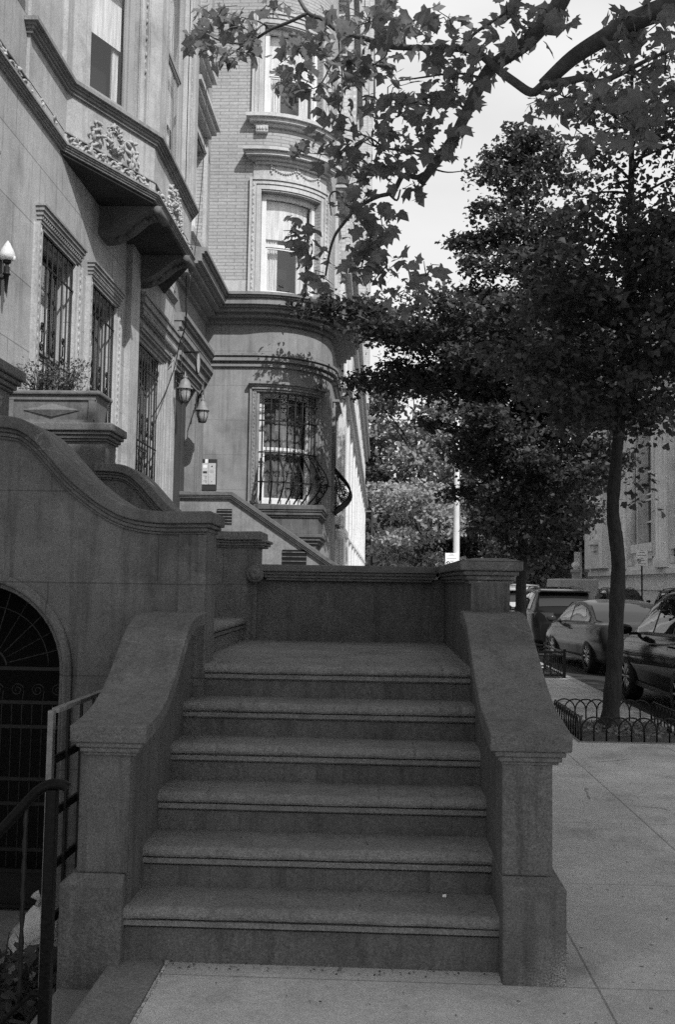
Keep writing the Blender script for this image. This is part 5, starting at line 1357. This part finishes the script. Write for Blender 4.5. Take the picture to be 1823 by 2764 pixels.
    if kind == 'suv':
        k = MB(); ya, yb_ = K['rear'][1] - .02, K['rear'][1] - .2; w_ = sec(K['rear'][1])[8][0]
        z = zr(K['rear'][1]); k.add([(-w_, ya, z), (w_, ya, z), (w_ * .96, yb_ - .06, z - .01), (-w_ * .96, yb_ - .06, z - .01), (-w_, ya, z + .03), (w_, ya, z + .03), (w_ * .96, yb_ - .06, z + .02), (-w_ * .96, yb_ - .06, z + .02)], [(0, 1, 2, 3), (4, 5, 6, 7), (0, 1, 5, 4), (2, 3, 7, 6), (1, 2, 6, 5), (3, 0, 4, 7)]); k.build('spoiler', paint, t)
        for sx in (-1, 1):
            k = MB(); pts = []
            for y in (-1.7, -1.6, -1.0, -.3, .2, .28):
                q = sec(y); pts.append((sx * (q[9][0] - .05), y, q[9][1] + (.06 if -1.65 < y < .25 else .005)))
            k.tube(pts, .016, 7); k.build('roof_rail', 'chrome' if rack else 'plas', t)
        if rack:
            for y in (-1.2, -.1): k = MB(); w_ = sec(y)[9][0] - .04; k.tube([(-w_, y, zr(y) + .09), (w_, y, zr(y) + .09)], .018, 7); k.build('cross_bar', 'chrome', t)
    return t
GK = 'cars parked along the near kerb'; GF = 'cars parked along the far kerb'
make_car('suv', 'p_dark', 'glossy dark hatchback wagon nearest the camera at the right edge, mirror showing', (4.72, 14.25, -.13), R(0), GK)
make_car('sedan', 'p_grey', 'grey sedan parked behind the nearer ginkgo trunk', (4.98, 21.75, -.13), R(4), GK)
make_car('suv', 'p_dark', 'dark sport wagon with black tailgate parked ahead of the grey sedan', (4.78, 28.1, -.13), R(1), GK)
make_car('suv', 'p_silver', 'pale wagon with a silver roof rack farthest along the near kerb', (4.75, 34.6, -.13), 0, GK, rack=True)
make_car('suv', 'p_grey', 'pale grey wagon across the street in front of the church base', (11.5, 37.2, -.13), R(180), GF)
make_car('sedan', 'p_silver', 'silver sedan across the street at the right edge', (9.6, 31.0, -.13), R(176), GF)
make_car('suv', 'p_black', 'black wagon partly hidden behind the nearer ginkgo trunk across the street', (11.4, 47.5, -.13), R(180), GF)
# box van
vn = thing('delivery_van', 'dull grey box van standing far down the street by the church corner', 'van', (10.6, 56, -.13), 0, None, local=True)
mb = MB(); mb.box(-1.05, -2.6, .35, 1.05, 1.2, 2.15); mb.build('cargo_box', 'greytrim', vn, bevel=.06)
mb = MB(); mb.extr([(1.2, .4), (2.5, .4), (2.5, 1.1), (2.1, 1.25), (1.75, 1.95), (1.2, 2.0)], 0, -.98, .98); mb.build('cab', 'p_silver', vn, bevel=.05)
for wy in (-1.6, 1.7):
    for sx in (-1, 1): mb = MB(); mb.lathe((sx * .92, wy, .36), [(0, -.1), (.36, -.1), (.36, .1), (0, .1)], 20, 0); mb.build('wheel', 'black', vn)
for sx in (-.75, .75): mb = MB(); mb.box(sx - .12, -2.63, .6, sx + .12, -2.6, .75); mb.build('tail_light', 'lens', vn)
mb = MB(); mb.box(-.9, -2.625, .8, -.02, -2.601, 2.05); mb.box(.02, -2.625, .8, .9, -2.601, 2.05); mb.build('rear_doors', 'greytrim', vn)

# ------------------------------------------------------------------ things by the houses
def vp(x, y, Y): return at_depth(x, y, Y)
# planter on the far pedestal
pb = thing('stone_planter', 'rectangular stone planter box with a raised diamond on its front panel', 'planter', (-2.65, 8.2, 2.86))
def frust(mb, x0, x1, y0, y1, z0, z1, f):
    mb.add([(x0 + f, y0 + f, z0), (x1 - f, y0 + f, z0), (x1 - f, y1 - f, z0), (x0 + f, y1 - f, z0), (x0, y0, z1), (x1, y0, z1), (x1, y1, z1), (x0, y1, z1)],
           [(0, 1, 5, 4), (1, 2, 6, 5), (2, 3, 7, 6), (3, 0, 4, 7), (0, 3, 2, 1), (4, 5, 6, 7)])
px0, px1, py0, py1 = -3.12, -2.315, 7.98, 8.36
mb = MB(); frust(mb, px0 + .02, px1 - .02, py0 + .02, py1 - .02, 2.856, 3.09, .03); mb.build('box', 'plant', pb, bevel=.004)
mb = MB()
for (a, b, c, d) in ((px0 + .03, px1 - .03, 3.05, 3.085), (px0 + .05, px1 - .05, 2.862, 2.885)): mb.box(a, py0 + .012, c, b, py0 + .036, d)
mb.box(px0 + .04, py0 + .014, 2.886, px0 + .09, py0 + .04, 3.049); mb.box(px1 - .09, py0 + .014, 2.886, px1 - .04, py0 + .04, 3.049); mb.build('panel_frame', 'plant', pb)
mb = MB(); cx = (px0 + px1) / 2; mb.add([(cx - .24, py0 + .03, 2.967), (cx, py0 + .03, 2.912), (cx + .24, py0 + .03, 2.967), (cx, py0 + .03, 3.022), (cx, py0 + .004, 2.967)], [(0, 1, 4), (1, 2, 4), (2, 3, 4), (3, 0, 4)]); mb.build('diamond', 'plant', pb)
mb = MB()
for a, b, c, d in ((px0 - .01, px1 + .01, py0 - .012, py0 + .04), (px0 - .01, px1 + .01, py1 - .04, py1 + .012)): mb.box(a, c, 3.09, b, d, 3.125)
mb.box(px0 - .01, py0 + .0405, 3.09, px0 + .05, py1 - .0405, 3.125); mb.box(px1 - .05, py0 + .0405, 3.09, px1 + .01, py1 - .0405, 3.125); mb.build('rim', 'plant', pb, bevel=.012)
mb = MB(); mb.box(px0 + .04, py0 + .03, 3.07, px1 - .04, py1 - .03, 3.1); mb.build('soil', 'dirt', pb)
for cx_, lab, w_ in ((-2.9, 'small fine leaved shrub in the left half of the stone planter', .2), (-2.64, 'small fine leaved shrub in the right half of the stone planter', .15)):
    sh = thing('small_shrub', lab, 'shrub', (cx_, 8.17, 3.1), group='shrubs in the stone planter')
    mb = MB(); tips = []
    for i in range(34):
        q = rnd.uniform(0, 2 * PI); r_ = rnd.uniform(.3, 1) * w_; e = (cx_ + r_ * math.cos(q), 8.17 + r_ * math.sin(q) * .8, 3.1 + rnd.uniform(.08, .27)); tips.append(e)
        mb.tube([(cx_ + .03 * math.cos(q), 8.17, 3.09), ((cx_ * 2 + e[0]) / 3, 8.17 + (e[1] - 8.17) * .5, 3.1 + (e[2] - 3.1) * .6), e], [.004, .003, .0015], 4)
    mb.build('stems', 'bark', sh)
    tp = np.array(tips); pos = np.repeat(tp, 24, 0) + nrg.normal(size=(len(tp) * 24, 3)) * np.array([.04, .04, .045])
    pos = pos[pos[:, 2] > 3.1]; leaf_cloud('foliage', OVAL, pos, .022, 'box', sh, 1, 0)
# low shrub with big leaves in the areaway
sh = thing('areaway_shrub', 'dark leafy low shrub in the sunken areaway behind the handrail', 'shrub', (-1.6, 4.3, -.33))
mb = MB()
for i in range(22): q = rnd.uniform(0, 2 * PI); mb.tube([(-1.6 + .1 * math.cos(q), 4.35, -.33), (-1.6 + .34 * math.cos(q), 4.35 + .3 * math.sin(q), -.33 + rnd.uniform(.1, .3))], [.006, .002], 4)
mb.build('stems', 'bark', sh)
leaf_cloud('foliage', OVAL, blob_points([((-1.65, 4.4, -.22), (.45, .4, .18)), ((-1.9, 4.2, -.22), (.4, .4, .16)), ((-1.32, 4.6, -.2), (.2, .3, .14))], 1500), .07, 'ginkgo', sh, .8, .1)
leaf_cloud('broad_leaves', OVAL, np.array([(-1.43, 3.95, -.02), (-1.52, 3.85, -.14), (-1.38, 4.0, -.16), (-1.62, 3.9, -.1), (-1.75, 4.0, -.06)]), .13, 'leafd', sh, .5, .9)

# torch lamp by the house door
sc = vp(16, 605, 8.35)
tl = thing('torch_wall_lamp', 'white flame shaped glass torch lamp on a dark wall bracket', 'lamp', (XF, sc.y, sc.z))
mb = MB(); x, y, z = sc
mb.lathe((x, y, z), [(.03, 0), (.058, .01), (.068, .035), (.066, .06), (.05, .1), (.03, .135), (.012, .165), (0, .18)], 14)
for i in range(14):
    q = i * 2.4; t = i / 14; r_ = .06 * (1 - t * .75); mb.ball((x + r_ * math.cos(q), y + r_ * math.sin(q), z + .02 + .13 * t), .018 * (1 - t * .5), 6, (1, 1, 1.5))
mb.build('flame_glass', 'opal', tl)
mb = MB(); mb.lathe((x, y, z), [(0, -.3), (.008, -.28), (.012, -.26), (.022, -.13), (.034, -.125), (.034, -.115), (.025, -.11), (.025, -.055), (.012, -.05), (.018, -.03), (.034, -.02), (.036, .008), (0, .008)], 12); mb.build('stem', 'iron', tl)
mb = MB(); mb.tube(bez([(x, y, z - .12), ((x + XF) / 2, y, z - .16), (XF + .02, y, z - .12)], 4), .012, 6); mb.box(XF + .002, y - .04, z - .3, XF + .02, y + .04, z + .05); mb.build('bracket', 'iron', tl)

def lantern(label, c, drop, brim, wall_y, arm_up, tilt=0):
    """bell topped lantern; c = centre of the brim"""
    x, y, z = c; t = thing('wall_lantern', label, 'lantern', (XF, wall_y, z), group='lanterns beside the doorway')
    r_ = brim
    mb = MB(); mb.lathe((x, y, z), [(r_, -.004), (r_ * .99, .014), (r_ * .78, .025), (r_ * .7, .08), (r_ * .5, .14), (r_ * .2, .165), (r_ * .34, .18), (r_ * .3, .2), (r_ * .1, .205), (.008, .27), (.0, .29), (0, -.004)], 20); mb.build('hood', 'galv', t)
    mb = MB(); mb.lathe((x, y, z), [(r_ * .74, -.004), (r_ * .7, -.1), (r_ * .48, -.2), (0, -.205)], 16); g = mb.build('glass_bowl', 'lampg', t)
    mb = MB()
    for k in range(6):
        q = PI / 3 * k; mb.tube([(x + r_ * f * math.cos(q), y + r_ * f * math.sin(q), z + h) for f, h in ((.76, 0), (.72, -.1), (.5, -.2))], .006, 5)
    mb.tube(circle3((x, y, z - .203), (1, 0, 0), (0, 1, 0), r_ * .48), .007, 5); mb.build('cage', 'iron', t)
    mb = MB(); zt = z + .26 + arm_up
    mb.tube([(x, y, z + .2), (x, y, zt)], .008, 6)
    mb.tube([(XF + .09, wall_y, zt), (x, y, zt)], .011, 6)
    u = (Vector((x, y, 0)) - Vector((XF, wall_y, 0))).normalized()
    for f, r2, tn in ((.25, .07, 1.4), (.6, .055, -1.4), (.42, .04, 1.2)):
        p = Vector((XF + .06, wall_y, zt)).lerp(Vector((x, y, zt)), f); mb.tube(spiral(p - Vector((0, 0, r2 + .01)), u, (0, 0, 1), r2, .012, PI / 2, tn, 16), .007, 5)
    mb.box(XF + .06, wall_y - .03, zt - .22, XF + .09, wall_y + .03, zt + .06); mb.build('bracket', 'iron', t)
lantern('hanging bell lantern left of the dark doorway', vp(429, 903, 15.3), 0, .125, 15.42, .0)
lantern('bell lantern on a long scroll arm between the doorway and the intercom', vp(470, 953, 16.9), 0, .125, 17.45, .1)
# oval number plaque on a bracket
p = vp(459, 843, 15.9); pq = thing('oval_plaque', 'pale oval house plaque hung on a short iron arm over the doorway', 'plaque', (p.x, p.y, p.z))
mb = MB(); n = 24; dx, dy = Vector((.07, .99, 0)).normalized().x, Vector((.07, .99, 0)).normalized().y; vs = []
for sd in (-.012, .012):
    for k in range(n): q = 2 * PI * k / n; vs.append((p.x + .1 * math.cos(q) * dx + sd * dy, p.y + .1 * math.cos(q) * dy - sd * dx, p.z + .16 * math.sin(q)))
mb.add(vs, [tuple(range(n))[::-1], tuple(range(n, 2 * n))] + [(k, (k + 1) % n, n + (k + 1) % n, n + k) for k in range(n)]); mb.build('face', 'alu', pq)
mb = MB(); mb.tube([(p.x + .106 * math.cos(2 * PI * k / 24) * dx, p.y + .106 * math.cos(2 * PI * k / 24) * dy, p.z + .166 * math.sin(2 * PI * k / 24)) for k in range(25)], .015, 6); mb.build('rim', 'iron', pq)
mb = MB(); mb.tube([(XF + .1, p.y + .1, p.z + .2), (p.x + .04, p.y + .03, p.z + .2)], .014, 6); mb.tube([(p.x, p.y, p.z + .16), (p.x, p.y, p.z + .2)], .01, 5); mb.build('arm', 'iron', pq)
# intercom panel
YI = 18.5
def ip(zx, zy): return vp((420 + zx / 4.755) / 1.16281, (850 + zy / 4.755) / 1.16281, YI)
ic = thing('intercom_panel', 'brushed metal intercom panel with buttons on the bay wall beside the door trim', 'intercom', tuple(ip(690, 2050)))
a, b = ip(592, 1902), ip(772, 2182)
def plate(mb, zx0, zy0, zx1, zy1, o0, o1): a, b = ip(zx0, zy0), ip(zx1, zy1); mb.box(a.x, YI - o1, b.z, b.x, YI - o0, a.z)
mb = MB(); plate(mb, 592, 1852, 782, 2250, .001, .02); mb.build('back_plate', 'ink', ic)
mb = MB(); plate(mb, 596, 1905, 676, 2178, .0205, .032); plate(mb, 686, 1905, 770, 2178, .0205, .032); mb.build('face_plates', 'alu', ic)
mb = MB(); plate(mb, 640, 1853, 676, 1903, .0205, .028); mb.build('top_label', 'sign', ic)
mb = MB(); plate(mb, 612, 1928, 664, 1965, .0325, .034); mb.build('white_label', 'sign', ic)
mb = MB(); plate(mb, 612, 2008, 664, 2036, .0325, .034); mb.build('display', 'ink', ic)
mb = MB(); plate(mb, 704, 1992, 750, 2028, .0325, .034); mb.build('speaker', 'greytrim', ic)
for zx, zy, r_ in ((728, 1945, .012), (724, 2140, .007)):
    c = ip(zx, zy); mb = MB(); mb.lathe((c.x, YI - .034, c.z), [(0, -.006), (r_, -.006), (r_, .004), (0, .004)], 12, 1); mb.build('button', 'ink', ic)
for zy in (2068, 2080, 2095, 2130, 2142, 2156):
    mb = MB(); plate(mb, 615 if zy in (2068, 2130) else 640, zy, 662, zy + 4, .0325, .0335); mb.build('engraved_line', 'ink', ic)
# dome security camera, cables
p = vp(787, 1238, 22.2); sc_ = thing('dome_camera', 'white dome security camera on an arm at the white building corner', 'camera', tuple(p))
mb = MB(); mb.lathe((p.x, p.y, p.z), [(.11, .06), (.12, .02), (.12, -.03), (.1, -.09), (.05, -.13), (0, -.14)], 16); mb.lathe((p.x, p.y, p.z), [(0, .1), (.09, .09), (.11, .06)], 16); mb.build('dome', 'whitep', sc_)
mb = MB(); mb.tube([(p.x, p.y, p.z + .09), (p.x, p.y, p.z + .18), (p.x - .35, p.y + .02, p.z + .2)], .03, 7); mb.box(p.x - .42, p.y - .05, p.z + .02, p.x - .3, p.y + .1, p.z + .3); mb.build('arm', 'galv', sc_)
for lab, pts, r_ in (('thin black cable drooping from the oriel console down the house wall', [(433, 640, 13.6), (431, 700, 14.2), (430, 755, 14.6), (416, 800, 14.9), (408, 840, 15), (396, 880, 14.6), (375, 930, 14), (352, 968, 13.5)], .008),
                     ('thin pale cable hanging straight from the oriel to the door lintel', [(441, 640, 13.9), (434, 720, 14.6), (424, 800, 15.2), (418, 890, 15.6)], .006),
                     ('long thin wire hanging past the upper windows by the tower', [(608 * 0 + 480, 120, 15.5), (478, 260, 15.3), (470, 400, 15.1), (455, 560, 14.8), (445, 640, 14.3)], .006)):
    mb = MB(); mb.tube(bez([vp(*q) for q in pts], 6), r_, 5); tag(mb.build('hanging_cable', 'iron' if 'pale' not in lab else 'galv'), lab, 'cable', 'cables on the house fronts')

# ------------------------------------------------------------------ street furniture
hf = thing('hoop_fence', 'low fence of overlapping black iron hoops round the tree pit', 'fence', (2.7, 11.3, 0))
def hoop(p0, p1, h):
    p0, p1 = Vector(p0), Vector(p1); w_ = (p1 - p0).length / 2; m_ = (p0 + p1) / 2; u = (p1 - p0).normalized()
    pts = [p0 - Vector((0, 0, .03))] + [m_ + u * (-w_ * math.cos(PI * k / 10)) + Vector((0, 0, h - w_ + w_ * math.sin(PI * k / 10))) for k in range(11)] + [p1 - Vector((0, 0, .03))]
    mb = MB(); mb.tube(pts, .0085, 6); return mb.build('hoop', 'iron', hf)
def run(a, b, n, proto={}):
    a, b = Vector(a), Vector(b); d = (b - a) / (n + 1); key = None
    base = None
    for i in range(n):
        if base is None: base = hoop(a, a + d * 2, .25); continue
        c = base.copy(); COL.objects.link(c); c.parent = hf; c.location = d * i
run((2.1, 10.46, .0), (3.25, 10.46, 0), 8); run((2.1, 12.1, 0), (3.25, 12.1, 0), 8); run((2.1, 10.5, 0), (2.1, 12.08, 0), 11); run((3.25, 10.5, 0), (3.25, 12.08, 0), 11)
mb = MB(); mb.box(2.06, 10.4, -.05, 2.0795, 12.16, .012); mb.box(2.0795, 10.4, -.05, 3.27, 10.4195, .012); mb.build('edging', 'galv', hf)
tg = thing('tree_guard', 'black iron box guard round the farther tree pit', 'fence', (2.7, 18.6, 0))
for (x0, y0, x1, y1) in ((2.1, 17.65, 3.24, 17.67), (2.1, 19.63, 3.24, 19.65), (2.1, 17.67, 2.12, 19.63), (3.22, 17.67, 3.24, 19.63)):
    mb = MB()
    for z in (.03, .36, .43): mb.box(x0, y0, z, x1, y1, z + .03)
    n = 11
    for i in range(n):
        x = x0 + (x1 - x0) * i / (n - 1); y = y0 + (y1 - y0) * i / (n - 1)
        if x1 - x0 > .1: mb.box(x - .007, y0 + .003, .06, x + .007, y1 - .003, .36)
        else: mb.box(x0 + .003, y - .007, .06, x1 - .003, y + .007, .36)
    mb.build('fence_panel', 'iron', tg)
for x in (2.09, 3.25):
    for y in (17.66, 19.64): mb = MB(); mb.box(x - .025, y - .025, -.05, x + .025, y + .025, .5); mb.build('post', 'iron', tg)
# pale lamp pole and sign on the near kerb
lp = thing('lamp_pole', 'pale round street lamp pole at the near kerb far down the street', 'lamp post', (3.05, 40, 0))
mb = MB(); mb.lathe((3.08, 40, 0), [(.22, 0), (.22, .5), (.14, .6), (.12, 4.5), (.08, 8.6), (0, 8.62)], 14); mb.build('pole', 'pole', lp)
mb = MB(); mb.tube(bez([(3.08, 40, 8.2), (4.2, 40, 9.0), (5.4, 40, 9.1)], 4), .04, 7); mb.build('arm', 'pole', lp)
mb = MB(); mb.ball((5.6, 40, 9.05), .3, 10, (1.2, .6, .35)); mb.build('lamp_head', 'galv', lp)
def text(s, size, loc, rot_, parent, name='lettering', mat='ink'):
    cu = bpy.data.curves.new(name, 'FONT'); cu.body = s; cu.size = size; cu.align_x = 'CENTER'; cu.align_y = 'CENTER'; cu.extrude = .001
    o = bpy.data.objects.new(name, cu); COL.objects.link(o); bpy.context.view_layer.update()
    me = bpy.data.meshes.new_from_object(o.evaluated_get(bpy.context.evaluated_depsgraph_get())); bpy.data.objects.remove(o, do_unlink=True)
    me.materials.clear(); me.materials.append(M[mat]); o = bpy.data.objects.new(name, me); COL.objects.link(o); o.parent = parent
    o.location = Vector(loc) - ORG[parent.name]; o.rotation_euler = rot_; return o
def parking_sign(label, x, y, z, w_, h_, group):
    t = thing('parking_sign', label, 'sign', (x, y, 0), 0, group)
    mb = MB(); mb.box(x - .03, y, -.1, x + .03, y + .06, z + h_ * .5); mb.build('post', 'iron', t)
    for zc, hh in ((z + h_ * .26, h_ * .46), (z - h_ * .24, h_ * .5)):
        mb = MB(); mb.box(x - w_ / 2, y - .02, zc - hh / 2, x + w_ / 2, y - .004, zc + hh / 2); pn = mb.build('panel', 'sign', t)
        top = zc > z
        if not top:
            c = Vector((x - w_ * .28, y - .024, zc + hh * .1)); mb = MB(); mb.tube(circle3(c, (1, 0, 0), (0, 0, 1), w_ * .15), w_ * .03, 5); mb.tube([c + Vector((-.1 * w_, 0, .1 * w_)), c + Vector((.1 * w_, 0, -.1 * w_))], w_ * .025, 5); mb.build('symbol', 'ink', pn)
        for f, ww in ((.34, .3), (.1, .5), (-.3, .8)):
            mb = MB(); mb.box(x - w_ * (.1 if not top and f > -.2 else ww / 2), y - .0225, zc + hh * f - hh * .03, x + w_ * ww / 2, y - .0205, zc + hh * f + hh * .03); mb.build('print_line', 'ink', pn)
    return t
p = vp(1491.5, 1294, 46); parking_sign('white parking sign on a dark post before the church', p.x, 46, p.z, .5, .74, 'parking signs')
p = vp(1049, 1301, 37); parking_sign('white parking sign left of the pale lamp pole behind the corner pier', p.x, 37, p.z, .46, .56, 'parking signs')
# crossing: signal posts, mast arm, globe topped gate posts
p = vp(863, 1300, 68); t = thing('signal_post', 'slim dark post with a short cross arm by the white building end', 'post', (p.x, 68, 0))
mb = MB(); mb.lathe((p.x, 68, 0), [(.16, 0), (.16, .8), (.09, 1), (.08, 6.6), (0, 6.7)], 10); mb.build('post', 'iron', t)
z_ = vp(863, 1187, 68).z; mb = MB(); mb.box(p.x - .8, 67.95, z_ - .05, p.x + .9, 68.05, z_ + .05); mb.build('cross_arm', 'galv', t)
mb = MB(); mb.box(p.x - .25, 67.7, 1.2, p.x + 1.0, 67.75, 1.75); mb.build('low_sign', 'sign', t)
p = vp(1348, 1230, 69); t = thing('mast_arm_lamp', 'grey street lamp with a long slanting signal mast arm at the crossing', 'lamp post', (p.x, 69, 0))
mb = MB(); mb.lathe((p.x, 69, 0), [(.2, -.2), (.2, .8), (.12, 1), (.07, p.z), (0, p.z + .05)], 10); mb.build('post', 'pole', t)
a, b = vp(1272, 1248, 69), vp(1341, 1267, 69); mb = MB(); mb.tube([(p.x, 69, b.z - .05), b, a], .07, 7); mb.build('mast_arm', 'pole', t)
mb = MB(); mb.box(p.x - .65, 68.8, p.z, p.x + .45, 69.2, p.z + .14); mb.build('lamp_head', 'whitep', t)
for yy in (1287, 1300):
    c = vp(1341, yy, 68.7); mb = MB(); mb.box(c.x - .2, 68.7, c.z - .18, c.x + .2, 68.74, c.z + .18); mb.build('street_sign', 'sign', t)
p = vp(1167, 1272, 68); t = thing('traffic_light', 'traffic light head on a post among the park trees', 'traffic light', (p.x, 68, 0))
mb = MB(); mb.lathe((p.x, 68, 0), [(.1, -.2), (.08, p.z - .5), (0, p.z - .45)], 10); mb.build('post', 'iron', t)
mb = MB(); mb.box(p.x - .18, 67.85, p.z - .5, p.x + .18, 68.1, p.z + .5); hd = mb.build('signal_head', 'galv', t)
for dz in (-.32, 0, .32): mb = MB(); mb.lathe((p.x, 67.84, p.z + dz), [(0, 0), (.12, 0), (.13, -.1)], 14, 1); mb.build('lens', 'ink', hd)
for vx, lab in ((1338, 'left stone gate post with a pale globe cap beyond the crossing'), (1371, 'right stone gate post with a pale globe cap beyond the crossing')):
    p = vp(vx, 1322, 67.5); t = thing('gate_post', lab, 'gate post', (p.x, 67.5, 0), 0, 'gate posts beyond the crossing')
    mb = MB(); mb.box(p.x - .22, 67.3, -.2, p.x + .22, 67.74, p.z - .2); mb.box(p.x - .3, 67.22, p.z - .2, p.x + .3, 67.82, p.z); mb.build('shaft', 'greytrim', t)
    mb = MB(); mb.ball((p.x, 67.52, p.z + .28), .3, 12, (1, 1, .85)); mb.lathe((p.x, 67.52, p.z), [(.2, 0), (.14, .1)], 10); mb.build('globe', 'opal', t)
# litter: crumbs, leaf bits and pebbles by the first step and on the pavement
rg = np.random.default_rng(3); n = 260
lp_ = np.stack([rg.uniform(-.84, 3.2, n), 3.3 + rg.uniform(0, 1, n) ** 1.5 * 6, np.full(n, .006)], 1)
l2 = np.stack([rg.uniform(-.84, .5, 70), rg.uniform(4.15, 4.235, 70), np.full(70, .006)], 1)
k_ = rg.integers(1, 7, 60); l3 = np.stack([rg.uniform(-1.0, .45, 60), 3.97 + .28 * k_ + rg.uniform(0, .2, 60), .05 + .178 * k_ + .005], 1)
al = np.vstack([lp_, l2, l3]); al = al[~((al[:, 0] > -1.1) & (al[:, 0] < .8) & (al[:, 1] > 4.25) & (al[:, 2] < .02))]
lt = leaf_cloud('leaf_litter', OVAL, al, .013, 'dirt', None, .25, 0, rg, 0); lt['kind'] = 'stuff'; lt['label'] = 'scattered crumbs of leaves and grit on pavement and steps'; lt['category'] = 'litter'
pl_ = blob_points([((2.7, 11.3, .0), (.55, .8, .01))], 420, rg); pl_[:, 2] = rg.uniform(.02, .05, len(pl_))
lt = leaf_cloud('pit_litter', GINK, pl_, .05, 'leafm', None, .5, 0, rg); lt['kind'] = 'stuff'; lt['label'] = 'fallen leaves and twigs on the soil of the hoop fenced pit'; lt['category'] = 'litter'
for lab, x, y, z, s_ in (('pale scrap of paper at the back of the lowest step', .3, 4.44, TOP(1) + .004, .008), ('small white scrap on the pavement left of the centre', -.28, 3.55, .004, .016), ('small white stub lying in the sunken areaway', -1.2, 3.75, -.096, .014)):
    mb = MB(); mb.add([(x - s_, y - s_ * .5, z), (x + s_, y - s_ * .6, z), (x + s_ * 1.1, y + s_ * .5, z + .004), (x - s_ * .8, y + s_ * .6, z + .003), (x - s_, y - s_ * .5, z + .006), (x + s_, y - s_ * .6, z + .007), (x + s_ * 1.1, y + s_ * .5, z + .011), (x - s_ * .8, y + s_ * .6, z + .009)], [(0, 1, 2, 3), (4, 5, 6, 7), (0, 1, 5, 4), (1, 2, 6, 5), (2, 3, 7, 6), (3, 0, 4, 7)]); tag(mb.build('paper_scrap', 'sign'), lab, 'litter', 'scraps of litter')
